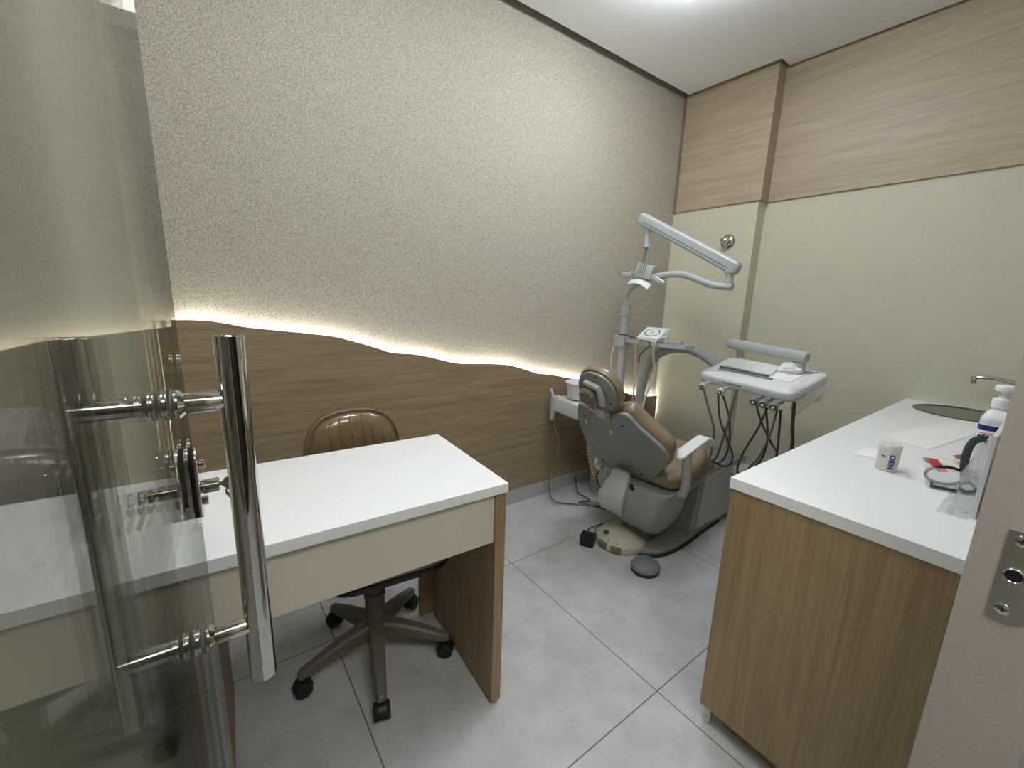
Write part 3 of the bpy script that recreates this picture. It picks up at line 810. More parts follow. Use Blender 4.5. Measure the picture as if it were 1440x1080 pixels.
# face shield strap arching upright behind the goggles
t = thing('face_shield', (1.835, -1.20, Z), 'clear face shield with a dark grey band leaning upright beside the pump bottle', 'face shield')
b = BM()
band = [Vector((1.822, -1.245, Z + .001)), Vector((1.810, -1.250, .850)), Vector((1.808, -1.248, .895)), Vector((1.814, -1.240, .925)), Vector((1.832, -1.230, .938))]
tube(b, band, .011, 8, smooth=6, flat=.35); obj('band', b, 'strap', t)
b = BM()
P0 = spline(band, 6); rings = [[p + Vector((.010, .012 + .07 * f, .0 - .01 * f)) + Vector((.012 * f, 0, 0)) for p in P0] for f in (0, .5, 1)]
RR = [[b.verts.new(p) for p in r] for r in rings]
for A, B_ in zip(RR, RR[1:]):
    for k in range(len(A) - 1): b.faces.new((A[k], A[k + 1], B_[k + 1], B_[k]))
bmesh.ops.recalc_face_normals(b, faces=b.faces); bmesh.ops.solidify(b, geom=list(b.faces), thickness=.0012)
obj('visor', b, 'acryl', t, label='clear visor')

# ------------------------------------------------------------------ wall tap on the pilaster
t = thing('wall_tap', (.413, .015, 1.675), 'small round chrome valve on the pilaster wall', 'valve')
b = BM(); lathe(b, [(0, 0), (.046, 0), (.048, .004), (.042, .014), (.030, .020), (0, .022)], (.413, .015, 1.675), (0, -1, 0), 32); obj('rosette', b, 'chrome', t)
b = BM(); lathe(b, [(0, .015), (.016, .015), (.018, .03), (.024, .036), (.026, .044), (.020, .060), (.010, .066), (0, .067)], (.413, .015, 1.675), (0, -1, 0), 24); obj('body', b, 'chrome', t)
b = BM()
for a in (2.6, 0.2, 4.4):
    tube(b, [(.413, -.032, 1.675), (.413 + .036 * math.cos(a), -.034, 1.675 + .036 * math.sin(a))], [.007, .005], 10)
obj('cross_handle', b, 'chrome', t)

# ------------------------------------------------------------------ dental chair
PSI = .08
O = Vector((.63, -1.203, .45))
ax = Vector((math.cos(PSI), math.sin(PSI), 0)); fwd = Vector((-math.sin(PSI), math.cos(PSI), 0))
th = math.radians(34)
up = -fwd * math.sin(th) + Vector((0, 0, 1)) * math.cos(th)
nr = ax.cross(up)                       # faces the camera (rear of the backrest)
SH = basis(O, ax, up, nr)               # shell plane
CX = .06                                # centre line of the chair in shell coordinates
dch = thing('dental_chair', (O.x + .06, -1.0, 0), 'reclining dental chair with brown vinyl upholstery and a grey back shell', 'dental chair')
shell = [(-.130, .363), (-.118, .374), (-.095, .364), (-.063, .341), (-.026, .326), (.026, .326), (.065, .340), (.111, .372), (.148, .383), (.172, .370), (.195, .330), (.233, .286), (.279, .236),
         (.302, .200), (.308, .165), (.298, .124), (.259, .055), (.214, -.009), (.169, -.060), (.113, -.098), (.057, -.122), (-.040, -.130), (-.100, -.122), (-.145, -.085), (-.178, -.02), (-.188, .06), (-.187, .153), (-.172, .261)]
shp = [(p.x, p.y) for p in spline([(x, y, 0) for x, y in shell], 3, True)]
b = BM(); prism(b, shp, SH, .02, rings=[(.010, -.022), (0, -.018), (0, -.006), (.002, -.002), (.006, 0)])
sh_o = obj('back_shell', b, 'grey2', dch, label='grey plastic back shell')
for x, y in ((-.105, .297), (.112, .300), (-.118, -.046), (.119, -.044)):
    b = BM(); lathe(b, [(0, 0), (.0065, 0), (.0065, .0012), (.0035, .0004), (0, .0004)], SH @ Vector((x, y, 0)), nr, 14); obj('screw', b, 'black', sh_o)
# back cushion
cush = [(x * 1.035, y * 1.02 + .006) for x, y in shp]
b = BM(); prism(b, cush, SH, .1, rings=[(.012, -.020), (.0, -.030), (-.006, -.050), (-.004, -.072), (.010, -.090), (.035, -.100), (.075, -.104)])
obj('back_cushion', b, 'vinyl', dch, label='glossy brown back cushion')
# headrest
HM = SH @ Matrix.Translation((.028, .490, -.005)) @ Matrix.Rotation(-.25, 4, 'Z') @ Matrix.Rotation(math.radians(-6), 4, 'X')
hp = []
for k in range(28):
    a = 2 * PI * k / 28
    x = .100 * math.copysign(abs(math.cos(a)) ** .85, math.cos(a)); y = .098 * math.copysign(abs(math.sin(a)) ** .9, math.sin(a))
    hp.append((x * (1 - .12 * math.sin(a)), y))
hd = obj('headrest', prism(BM(), [(x * 1.10, y * 1.10) for x, y in hp], HM, .1, rings=[(.016, -.014), (.002, -.020), (-.004, -.038), (.0, -.058), (.014, -.074), (.038, -.084), (.06, -.086)]), 'vinyl', dch, label='brown vinyl headrest pad')
b = BM(); prism(b, hp, HM, .02, rings=[(.004, -.016), (0, -.012), (0, -.003), (.005, 0)]); obj('headrest_plate', b, 'grey2', hd, label='grey plate behind the headrest')
for x, y in ((-.005, .080), (.076, -.040), (-.070, -.04)):
    b = BM(); lathe(b, [(0, 0), (.006, 0), (.006, .001), (0, .001)], HM @ Vector((x, y, 0)), nr, 12); obj('screw', b, 'black', hd)
b = BM(); prism(b, [(-.052, .052), (.022, .048), (.034, .036), (.052, -.030), (.050, -.058), (.030, -.062), (.024, -.040), (.014, .022), (-.050, .028), (-.058, .040)], HM, .024, .007); obj('headrest_bracket', b, 'grey', hd)
b = BM(); lathe(b, [(0, .0), (.042, .0), (.044, .006)] + [(.044, .024), (.038, .031), (.0, .032)], HM @ Vector((-.030, -.022, .012)), nr, 10); obj('lock_knob', b, 'olive', hd, ang=20, label='olive lever knob')
# slide bar from the back to the headrest
b = BM(); box(b, (.000, .365, -.018), (.052, .14, .02), bev=.003, mtx=SH); obj('headrest_bar', b, 'cream', dch)
b = BM(); box(b, (.010, .352, -.004), (.050, .060, .026), (0, 0, -.12), bev=.005, mtx=SH); obj('bar_clamp', b, 'grey', dch)
# pink tie straps
for pts in ([(-.045, .395), (-.060, .36), (-.092, .30), (-.112, .262)], [(.062, .372), (.050, .335), (.040, .29), (.030, .235)]):
    b = BM(); tube(b, [SH @ Vector((x, y, .004)) for x, y in pts], .0045, 8, smooth=5, flat=.45); s = obj('tie_strap', b, 'pinkc', dch, label='pinkish tie strap')
    b = BM(); x, y = pts[-1]; lathe(b, [(0, -.012), (.004, -.011), (.0045, .006), (.003, .010), (0, .010)], SH @ Vector((x, y, .005)), up, 10); obj('strap_end', b, 'white', s)
# chair local frame for the seat: lateral a (from centre), along f, height z
CB = Vector((O.x, O.y, 0)) + ax * CX
def cp(a, f, z): return CB + ax * a + fwd * f + Vector((0, 0, z))
def seatring(f, z, hw, t, tilt=0.):
    """rounded cross-section of the cushion at position f"""
    out = []
    for x, y in rrect(2 * hw, t, min(t * .45, .04), 5): out.append(cp(x, f + y * math.sin(tilt), z - t / 2 + y * math.cos(tilt)))
    return out
b = BM()
loft(b, [seatring(f, z, hw, tt) for f, z, hw, tt in ((.030, .428, .175, .030), (.036, .440, .205, .058), (.060, .450, .232, .080), (.12, .458, .248, .092), (.20, .470, .252, .096), (.27, .500, .250, .100), (.325, .524, .242, .098), (.360, .532, .228, .084), (.376, .520, .208, .052))])
obj('seat_cushion', b, 'vinyl', dch, ang=70, label='glossy brown seat cushion')
b = BM()
loft(b, [seatring(f, z, hw, tt) for f, z, hw, tt in ((.370, .500, .20, .05), (.395, .486, .215, .07), (.50, .420, .215, .085), (.65, .335, .20, .085), (.80, .255, .18, .075), (.86, .215, .155, .05))])
obj('leg_rest', b, 'vinyl', dch, ang=70, label='brown leg rest sloping down to the end wall')
# creased clear cover over the front of the seat
b = BM()
for k in range(7):
    f = .22 + .022 * k; x0 = .248 + .003 * math.sin(k * 2.1)
    tube(b, [cp(x0 - .05, f - .01, .478 + .12 * (f - .2)), cp(x0 + .001, f + .006 * math.sin(k), .455 + .12 * (f - .2)), cp(x0 - .001, f + .015, .40 + .1 * (f - .2))], .0035, 6, smooth=4, flat=.6)
obj('cover_creases', b, 'vinyl', dch, label='creases of the plastic seat cover')
# pod under the seat: a body narrowing downwards
def podring(z, x0, x1, f0, f1, r):
    return [cp(x, y, z) for x, y in rrect(x1 - x0, f1 - f0, r, 5, (x0 + x1) / 2, (f0 + f1) / 2)]
b = BM()
loft(b, [podring(.118, -.045, .155, .035, .18, .04), podring(.124, -.060, .170, .015, .20, .05), podring(.16, -.085, .188, -.012, .22, .05), podring(.22, -.105, .202, -.030, .24, .04), podring(.30, -.115, .216, -.034, .25, .04), podring(.362, -.122, .232, -.026, .26, .03), podring(.368, -.116, .226, -.020, .25, .03)])
pod = obj('seat_base', b, 'grey2', dch, ang=50, label='grey moulded housing under the seat')
b = BM(); loft(b, [podring(z, -.10, x1, .20, .50, .03) for z, x1 in ((.270, .17), (.276, .185), (.355, .215), (.362, .205))]); obj('under_frame', b, 'grey2', dch, ang=50, label='shallow grey frame under the seat')
b = BM(); box(b, cp(.045, -.005, .352), (.020, .05, .030), bev=.003); box(b, cp(.055, -.03, .345), (.012, .01, .012)); obj('hinge', b, 'black', pod)
# link plate between the back shell and the housing
b = BM()
def lk(a, f, z): return cp(a - CX + CX, f, z)
loft(b, [[cp(x, f + dy, z) for x, dy in ((x0, .0), (x1, .0), (x1, .03), (x0, .03))] for z, x0, x1, f in ((.178, -.120, .006, -.044), (.21, -.130, .012, -.060), (.27, -.130, .018, -.066), (.33, -.105, .022, -.052), (.375, -.085, .022, -.034), (.41, -.075, .018, -.030))])
bmesh.ops.bevel(b, geom=list(b.edges), offset=.004, segments=2, affect='EDGES')
obj('back_link', b, 'grey', dch, ang=50, label='grey link plate carrying the backrest')
# scissor lift hidden under the housing
b = BM(); box(b, cp(.02, .22, .085), (.16, .30, .12), (0, 0, PSI), bev=.02); obj('lift_column', b, 'greyd', dch)
b = BM(); tube(b, [cp(.02, .06, .135), cp(.03, .05, .100), cp(.05, .04, .085)], .012, 10, smooth=4); tube(b, [cp(.00, .07, .13), cp(.00, .06, .09)], .010, 10); obj('lift_pin', b, 'greyd', dch)
# armrest
arm = []
b = BM()
top_ = [Vector((.955, y, z)) for y, z in ((-1.208, .581), (-1.19, .590), (-1.03, .632), (-1.000, .636), (-.965, .624), (-.942, .598), (-.936, .586))]
rings = []
for i, p in enumerate(spline(top_, 4)):
    t2 = (spline(top_, 4)[min(24, i + 1)] - spline(top_, 4)[max(0, i - 1)]).normalized(); nn = Vector((1, 0, 0)).cross(t2).normalized()
    w = .030 if 2 < i < 22 else .024
    rings.append([p + Vector((x, 0, 0)) + nn * y for x, y in rrect(2 * w, .014, .006, 3)])
loft(b, rings); ar = obj('armrest', b, 'wgrey', dch, ang=50, label='pale grey right armrest')
b = BM(); tube(b, [(.955, -1.13, .602), (.955, -1.115, .46), (.952, -1.11, .405), (.935, -1.10, .365), (.89, -1.08, .338), (.84, -1.06, .328)], .0215, 16, smooth=5); obj('armrest_post', b, 'mgrey', ar)

# floor plate of the chair
b = BM()
plate = [(.58, -1.02), (.70, -1.015), (.765, -1.09), (.800, -1.200), (.864, -1.128), (.884, -1.03), (.882, -.90), (.866, -.74), (.850, -.50), (.80, -.20), (.45, -.20), (.42, -.60), (.40, -.85), (.46, -.98)]
prism(b, plate, Matrix.Translation((0, 0, 0)), .03, .006)
obj('floor_plate', b, 'grey2', dch, label='grey floor plate under the chair')
b = BM(); tube(b, [(x, y, .006) for x, y in [(.805, -1.204), (.868, -1.131), (.889, -1.03), (.887, -.90), (.871, -.74), (.855, -.52)]], .007, 8, smooth=3); obj('plate_edge', b, 'rubber', dch)

# round foot control on the plate's front edge
fc = Vector((.668, -1.180, 0))
t = thing('foot_control', fc, 'cream half-round foot control with olive buttons in front of the dental chair base', 'foot control')
b = BM(); lathe(b, [(0, .001), (.126, .001), (.132, .006), (.132, .030), (.123, .042), (.104, .050), (.075, .064), (.045, .070), (0, .072)], fc, n=56); bd = obj('body', b, 'cream', t)
for a in (-62, -95, -132, -165):
    a = math.radians(a); d = Vector((math.cos(a), math.sin(a), 0))
    b = BM(); box(b, fc + d * .129 + Vector((0, 0, .024)), (.020, .052, .030), (0, 0, a), bev=.004); obj('button', b, 'olive', t)
for a in (-60, -85, -112, -138, -160):
    a = math.radians(a); b = BM(); lathe(b, [(0, .003), (.005, .002), (.006, 0)], fc + Vector((math.cos(a) * .112, math.sin(a) * .112, .0465)), n=12); obj('symbol', b, 'greyd', t)
b = BM(); lathe(b, [(0, .006), (.014, .006), (.018, .0)], fc + Vector((math.cos(-2.0) * .085, math.sin(-2.0) * .085, .060)), n=18); obj('knob', b, 'hosed', t)

# grey foot pedal
pc = Vector((.895, -1.275, 0))
t = thing('foot_pedal', pc, 'grey oval foot pedal on the floor in front of the chair base', 'foot pedal')
b = BM(); lathe(b, [(0, .0), (.062, .0), (.064, .010), (.060, .014), (0, .014)], pc, n=40, sx=1.0, sy=1.08); obj('base', b, 'rubber', t)
b = BM(); lathe(b, [(0, .012), (.062, .014), (.0665, .020), (.066, .030), (.056, .043), (.035, .051), (0, .054)], pc, n=40, sx=1.0, sy=1.08); obj('cap', b, 'pedal', t)
# black power adapter
t = tag(obj('power_adapter', box2(BM(), (-.035, -.028, 0), (.035, .028, .062), .003), 'black'), 'small black box on the floor left of the foot control', 'adapter')
t.location = (.590, -1.352, 0); t.rotation_euler = (0, 0, .5)
b = BM(); tube(b, [(-.005, .015, .060), (-.005, .020, .078), (.02, .05, .085), (.055, .10, .085)], .003, 8, smooth=5); obj('lead', b, 'rubber', t, local=True)

# ------------------------------------------------------------------ junction box at the foot end
jb = thing('utility_box', (.70, -.62, .03), 'grey sloping utility box on the chair base beside the hoses', 'utility box')
b = BM()
side = [(-.86, .031), (-.30, .031), (-.30, .37), (-.79, .37)]
prism(b, side, basis((.60, 0, 0), (0, 1, 0), (0, 0, 1), (1, 0, 0)), .265, .006)
bx = obj('housing', b, 'grey2', jb)
b = BM(); box2(b, (.71, -.70, .371), (.80, -.60, .395), .004); obj('socket', b, 'black', jb)
b = BM(); prism(b, [(-.80, .05), (-.33, .05), (-.33, .35), (-.755, .35)], basis((.865, 0, 0), (0, 1, 0), (0, 0, 1), (1, 0, 0)), .004, .0015); obj('side_cover', b, 'grey', jb)
b = BM(); box2(b, (.868, -.47, .30), (.93, -.35, .34), .006); obj('valve_block', b, 'wgrey', jb)

# ------------------------------------------------------------------ water unit with spittoon
UX, UY = .22, -.74
cu = thing('cuspidor_unit', (.2, -.85, 0), 'pale grey spittoon unit standing behind the dental chair by the left wall', 'cuspidor')
b = BM()
loft(b, [[Vector((x, y, z)) for x, y in rrect(w, d, .03, 5, .23, cy)] for z, w, d, cy in ((0, .20, .26, -.72), (.02, .22, .28, -.72), (.42, .20, .26, -.74), (.56, .20, .30, -.78), (.58, .18, .28, -.78))])
obj('cabinet', b, 'mgrey', cu, 50)
b = BM(); box(b, (.20, -1.02, .625), (.23, .32, .10), (0, 0, -.12), bev=.02); obj('bowl_support', b, 'wgrey', cu)
b = BM(); lathe(b, [(0, 0), (.070, 0), (.078, .004), (.088, .085), (.096, .092), (.096, .098), (.090, .100), (.082, .094), (.070, .03), (.03, .012), (0, .010)], (.215, -1.085, .683), n=40); obj('bowl', b, 'wgrey', cu, 60, label='white spittoon bowl')
b = BM(); box(b, (.072, -1.155, .625), (.035, .070, .11), (0, .08, -.12), bev=.012); box(b, (.066, -1.17, .555), (.022, .03, .07), (0, .1, 0), bev=.008); hk = obj('hose_holder', b, 'grey', cu)
b = BM(); tube(b, [(.075, -1.18, .68), (.063, -1.185, .71), (.058, -1.185, .722)], .008, 10); obj('suction_tip', b, 'cover', hk)
# post
b = BM(); tube(b, [(UX, UY, .55), (UX, UY, 1.20)], .027, 24); ps = obj('post', b, 'mgrey', cu)
b = BM(); cyl(b, (UX - .003, UY, 1.175), (UX - .003, UY, 1.19), .036, 24); cyl(b, (UX, UY, 1.19), (UX, UY, 1.245), .030, 24); cyl(b, (UX, UY, 1.240), (UX, UY, 1.252), .033, 24); obj('collar', b, 'mgrey', ps)
# assistant tray clamped on the post
b = BM(); box(b, (UX - .005, UY, 1.020), (.085, .075, .066), bev=.008); cyl(b, (UX, UY, .975), (UX, UY, .990), .037, 20); cl = obj('tray_clamp', b, 'mgrey', cu)
b = BM(); box(b, (UX - .045, UY - .02, 1.035), (.016, .02, .012), bev=.003); box(b, (UX - .045, UY - .02, 1.005), (.016, .02, .012), bev=.003); obj('clamp_screw', b, 'hosed', cl)
b = BM()
tp = [(.255, -.765), (.33, -.800), (.62, -.805), (.675, -.790), (.690, -.750), (.675, -.690), (.60, -.665), (.33, -.665), (.26, -.705)]
prism(b, tp, Matrix.Translation((0, 0, 1.012)), .024, rings=[(.006, 0), (0, .004), (0, .024), (.004, .024), (.006, .010), (.010, .008)]); obj('assistant_tray', b, 'mgrey', cu, label='narrow grey side tray on the post')
# corrugated suction hose
b = BM()
hpth = spline([(.27, -1.02, .58), (.262, -1.03, .45), (.268, -1.02, .32), (.300, -1.0, .19), (.345, -.985, .085), (.405, -.97, .045)], 14)
tube(b, hpth, [(.020 if k % 2 else .0165) for k in range(len(hpth))], 14)
tag(obj('suction_hose', b, 'corr'), 'brownish corrugated suction hose hanging beside the back of the dental chair', 'hose')

# ------------------------------------------------------------------ dental lamp on the post
dl = thing('dental_lamp', (UX, UY, 1.25), 'dental operating lamp on a folded grey arm above the spittoon post', 'dental lamp')
b = BM(); tube(b, [(UX, UY, 1.246), (.214, -.742, 1.285), (.232, -.745, 1.325), (.275, -.748, 1.358), (.34, -.75, 1.385), (.42, -.75, 1.405), (.50, -.75, 1.415), (.568, -.75, 1.417), (.63, -.75, 1.406), (.69, -.75, 1.384), (.745, -.75, 1.364), (.80, -.75, 1.353), (.868, -.75, 1.349)], .0185, 20, smooth=5)
obj('lower_arm', b, 'mgrey', dl)
b = BM(); cyl(b, (.848, -.75, 1.345), (.848, -.75, 1.430), .019, 22); lathe(b, [(0, -.015), (.026, -.012), (.030, 0), (.026, .012), (0, .016)], (.848, -.75, 1.425), n=22); obj('elbow_joint', b, 'grey', dl)
A0, A1 = Vector((.885, -.75, 1.430)), Vector((.285, -.75, 1.742)); dA = (A1 - A0).normalized(); nA = Vector((0, -1, 0)); uA = nA.cross(dA) * -1
b = BM()
m = basis(A0, nA, uA if uA.z > 0 else -uA, dA)
pr_ = rrect(.058, .064, .014, 4)
loft(b, [[m @ Vector((x * k, y * k, l)) for x, y in pr_] for l, k in ((0, .7), (.012, 1), ((A1 - A0).length - .012, 1.0), ((A1 - A0).length, .8))])
sa_ = obj('spring_arm', b, 'mgrey', dl, label='long grey spring arm')
b = BM(); box(b, m @ Vector((.0272, -.006, .33)), (.0012, .58, .003), (0, 0, 0)) if False else tube(b, [m @ Vector((.0292, -.010, .04)), m @ Vector((.0292, -.010, (A1 - A0).length - .04))], .0016, 6); obj('cover_seam', b, 'hosed', sa_)
b = BM(); lathe(b, [(0, .0), (.015, .0), (.022, .02), (.026, .04), (0, .045)], (.338, -.75, 1.648), n=20); cyl(b, (.338, -.75, 1.585), (.338, -.75, 1.660), .0165, 20); cyl(b, (.338, -.75, 1.572), (.338, -.75, 1.588), .019, 20); obj('drop_joint', b, 'grey', dl)
b = BM(); tube(b, [(.338, -.75, 1.575), (.336, -.75, 1.548), (.328, -.75, 1.510), (.322, -.75, 1.480)], .009, 12, smooth=5); obj('drop_rod', b, 'greyd', dl)
LH = Matrix.Translation((.352, -.75, 1.438)) @ Matrix.Rotation(.30, 4, 'Z') @ Matrix.Rotation(.25, 4, 'Y')
b = BM(); box(b, (0, 0, 0), (.100, .085, .080), bev=.010, mtx=LH); hd = obj('lamp_head', b, 'grey', dl, label='grey ribbed lamp head')
b = BM()
for k in range(4): box(b, (-.030 + .012 * k, -.043, .005), (.004, .004, .066), mtx=LH); box(b, (-.030 + .012 * k, 0, .041), (.004, .070, .003), mtx=LH)
obj('cooling_rib', b, 'greyd', hd)
b = BM()   # curved reflector
for_r = []
for i in range(9):
    f = -1 + 2 * i / 8
    for_r.append([LH @ Vector((f * .062 + .004, y - .015, -.046 - .020 * f * f * .9 - .028 * ((y) / .06) ** 2 + .0)) for y in [-.06 + .12 * j / 8 for j in range(9)]])
RR = [[b.verts.new(p) for p in r] for r in for_r]
for A, B_ in zip(RR, RR[1:]):
    for k in range(8): b.faces.new((A[k], A[k + 1], B_[k + 1], B_[k]))
bmesh.ops.recalc_face_normals(b, faces=b.faces); bmesh.ops.solidify(b, geom=list(b.faces), thickness=.003)
obj('reflector', b, 'wgrey', hd, 60, label='white curved reflector')
b = BM(); box(b, (-.005, -.015, -.070), (.030, .024, .030), bev=.005, mtx=LH); obj('bulb_holder', b, 'steel', hd)
b = BM(); lathe(b, [(0, -.014), (.007, -.012), (.009, 0), (.007, .012), (0, .014)], LH @ Vector((-.03, -.03, -.066)), (1, 0, 0), 14); obj('bulb', b, 'cream', hd)
for sg in (-1, 1):
    b = BM(); box(b, (.092 * sg, -.030, -.042 if sg < 0 else -.030), (.066, .034, .028), (0, .30 * sg, 0), bev=.008, mtx=LH); h = obj('handle', b, 'grey', hd)
    b = BM(); box(b, (.104 * sg, -.030, -.045 if sg < 0 else -.034), (.100, .052, .044), (0, .30 * sg, 0), bev=.016, mtx=LH); obj('handle_cover', b, 'acryl', h, label='clear plastic cover on the handle')

# scaler device on the side tray
dv = thing('scaler_device', (.425, -.735, 1.036), 'small white device with a black oval on the side tray', 'device')
b = BM()
DVM = Matrix.Translation((.425, -.735, 1.0365)) @ Matrix.Rotation(.05, 4, 'Z')
prism(b, [(-.050, 0), (.050, 0), (.050, .020), (-.050, .078)], DVM @ basis((-.072, 0, 0), (0, 1, 0), (0, 0, 1), (1, 0, 0)) @ Matrix.Scale(1, 4), .144, .005)
# slope faces the viewer: rebuild with the low edge in front
bmesh.ops.rotate(b, cent=DVM @ Vector((0, 0, 0)), matrix=Matrix.Rotation(PI, 3, 'Z'), verts=b.verts)
obj('case', b, 'wgrey', dv)
fpt = lambda x, y: DVM @ Vector((x, y, .049 + .58 * y + .0012))
b = BM()
N = 40
RR = [[b.verts.new(fpt(-.002 + (.044 + w) * math.cos(2 * PI * k / N), (.028 + w * .8) * math.sin(2 * PI * k / N))) for k in range(N)] for w in (0, .0055)]
for k in range(N):
    if k not in (7, 8, 9, 10, 11, 12): b.faces.new((RR[0][k], RR[1][k], RR[1][(k + 1) % N], RR[0][(k + 1) % N]))
e = bmesh.ops.solidify(b, geom=list(b.faces), thickness=.0008)
obj('dial_ring', b, 'inkblack', dv, label='black oval marking')
b = BM(); 
vs = [b.verts.new(fpt(x, y)) for x, y in ((-.0035, -.012), (.0015, -.012), (.0025, .014), (-.0025, .014))]; b.faces.new(vs); bmesh.ops.solidify(b, geom=list(b.faces), thickness=.0008)
obj('dial_mark', b, 'inkblack', dv)
t = thing('scaler_handpiece', (.527, -.745, 1.036), 'white scaler handpiece upright in its holder beside the white device', 'handpiece')
b = BM(); lathe(b, [(0, .0), (.017, .0), (.018, .02), (.013, .038), (0, .038)], (.525, -.745, 1.0365), n=18); obj('holder', b, 'grey', t)
b = BM(); tube(b, [(.525, -.747, 1.060), (.529, -.745, 1.085), (.533, -.742, 1.118)], [.011, .014, .012], 12, smooth=5); obj('handpiece', b, 'wgrey', t)
b = BM(); tube(b, [(.522, -.757, 1.066), (.514, -.800, 1.058), (.508, -.822, 1.030), (.503, -.815, .96), (.509, -.80, .858), (.492, -.83, .732), (.484, -.86, .60), (.46, -.86, .50)], .0065, 10, smooth=6); obj('hose', b, 'hosel', t)
b = BM(); cyl(b, (.622, -.735, 1.0365), (.622, -.735, 1.052), .006, 12); tag(obj('burr_stub', b, 'chrome'), 'tiny chrome stub standing at the right end of the side tray', 'instrument')
b = BM(); tube(b, [(.352, -.765, 1.045), (.335, -.79, 1.048), (.29, -.79, 1.058), (.25, -.775, 1.060), (.215, -.785, 1.058)], .0035, 8, smooth=6); tube(b, [(.352, -.77, 1.04), (.38, -.80, 1.040), (.46, -.812, 1.0395), (.47, -.812, 1.02), (.43, -.80, .985), (.390, -.79, .945), (.385, -.785, .90)], .003, 8, smooth=6)
tag(obj('device_cable', b, 'rubber'), 'thin black cable from the white device draped over the side tray', 'cable')
b = BM(); tube(b, [(.388, -.80, 1.046), (.383, -.813, 1.03), (.374, -.813, .99), (.370, -.80, .93), (.372, -.79, .80), (.36, -.78, .62)], .004, 8, smooth=6)
tag(obj('device_tube', b, 'hosel'), 'pale tube hanging down from the left end of the white device', 'tube')
b = BM(); tube(b, [(.175, -.765, .99), (.168, -.778, .93), (.172, -.78, .86), (.182, -.775, .79), (.19, -.77, .70)], .005, 8, smooth=6)
tag(obj('post_tube', b, 'hosel'), 'white tube running down the left of the spittoon post', 'tube')
b = BM(); tube(b, [(.315, -.775, .70), (.325, -.79, .66), (.305, -.80, .63), (.30, -.80, .60)], .003, 8, smooth=5)
tag(obj('thin_cable', b, 'rubber'), 'short dark cable loop behind the headrest, left of the arched tube', 'cable')

# ------------------------------------------------------------------ delivery unit on the arched tube
du = thing('delivery_unit', (.33, -.65, .03), 'white instrument delivery unit on an arched grey tube beside the dental chair', 'delivery unit')
b = BM(); tube(b, [(.322, -.65, .031), (.315, -.65, .35), (.316, -.65, .557), (.326, -.65, .749), (.350, -.65, .862), (.418, -.65, .952), (.510, -.64, .998), (.601, -.62, 1.004), (.670, -.58, .974), (.725, -.54, .93), (.76, -.51, .90)], .0285, 20, smooth=6)
obj('arched_tube', b, 'mgrey', du, label='arched grey support tube')
# instrument head: tilted slab
FL, FR, BR, BL = Vector((.703, -.680, .890)), Vector((1.183, -.700, .866)), Vector((1.248, -.445, .968)), Vector((.752, -.450, .972))
hx = (FR - FL).normalized(); hn = hx.cross((BL - FL)).normalized(); hy = hn.cross(hx)
HDM = basis(FL, hx, hy, hn)
loc = lambda p: (HDM.inverted() @ p)
q = [loc(p) for p in (FL, FR, BR, BL)]
q2 = [(v.x, v.y) for v in q]
def rounded(poly, r, n=5):
    out = []; N = len(poly)
    for i in range(N):
        p = Vector(poly[i]); a = (Vector(poly[i - 1]) - p).normalized(); c = (Vector(poly[(i + 1) % N]) - p).normalized()
        p0, p1 = p + a * r, p + c * r
        for k in range(n + 1):
            t_ = k / n; out.append(tuple((1 - t_) ** 2 * p0 + 2 * t_ * (1 - t_) * p + t_ ** 2 * p1))
    return out
hd_poly = rounded(q2, .045)
b = BM(); prism(b, hd_poly, HDM, .05, rings=[(.02, -.060), (.006, -.056), (0, -.046), (.0, -.016), (.006, -.006), (.020, .0), (.04, .003)])
head = obj('instrument_head', b, 'wgrey', du, label='white instrument head')
b = BM(); prism(b, rounded([(.10, .10), (.34, .10), (.33, .21), (.11, .21)], .02), HDM @ Matrix.Translation((0, 0, .002)), .018, .004); obj('raised_cover', b, 'wgrey', head)
b = BM(); box(b, (.20, .098, .006), (.26, .006, .016), mtx=HDM); box(b, (.215, .085, .0035), (.28, .022, .003), mtx=HDM); obj('display', b, 'greyd', head, label='dark grey strip of the control panel')
b = BM(); prism(b, rounded([(.29, .10), (.43, .085), (.455, .20), (.33, .215)], .015), HDM @ Matrix.Translation((0, 0, .003)), .004, .001); obj('mat', b, 'paper', head)
b = BM(); box(b, (.195, -.0005, -.026), (.10, .003, .006), mtx=HDM); obj('front_grip', b, 'greyd', head)
b = BM()
for k in range(12):   # wrinkles of the clear wrap over the right end
    y = .02 + .018 * k
    tube(b, [HDM @ Vector((.46 + .006 * math.sin(k * 1.7), y, .003)), HDM @ Vector((.485, y + .006, -.001)), HDM @ Vector((.500 + .03 * y, y + .008 * math.sin(k), -.024))], .0022, 6, smooth=3)
obj('wrap_wrinkles', b, 'film', head, label='wrinkled clear plastic wrap')
b = BM()   # loose film hanging under the right end
rows = []
for i in range(9):
    u = i / 8
    rows.append([HDM @ Vector((.478 + .05 * u + .010 * math.sin(5 * u + j * 1.3), .02 + .22 * u, -.036 - .016 * j - .004 * math.sin(i * 2.2 + j))) for j in range(7)])
RR = [[b.verts.new(p) for p in r] for r in rows]
for A, B_ in zip(RR, RR[1:]):
    for k in range(6): b.faces.new((A[k], A[k + 1], B_[k + 1], B_[k]))
bmesh.ops.recalc_face_normals(b, faces=b.faces); bmesh.ops.solidify(b, geom=list(b.faces), thickness=.0008)
obj('film_skirt', b, 'film', head, 60, label='loose clear film hanging from the head')
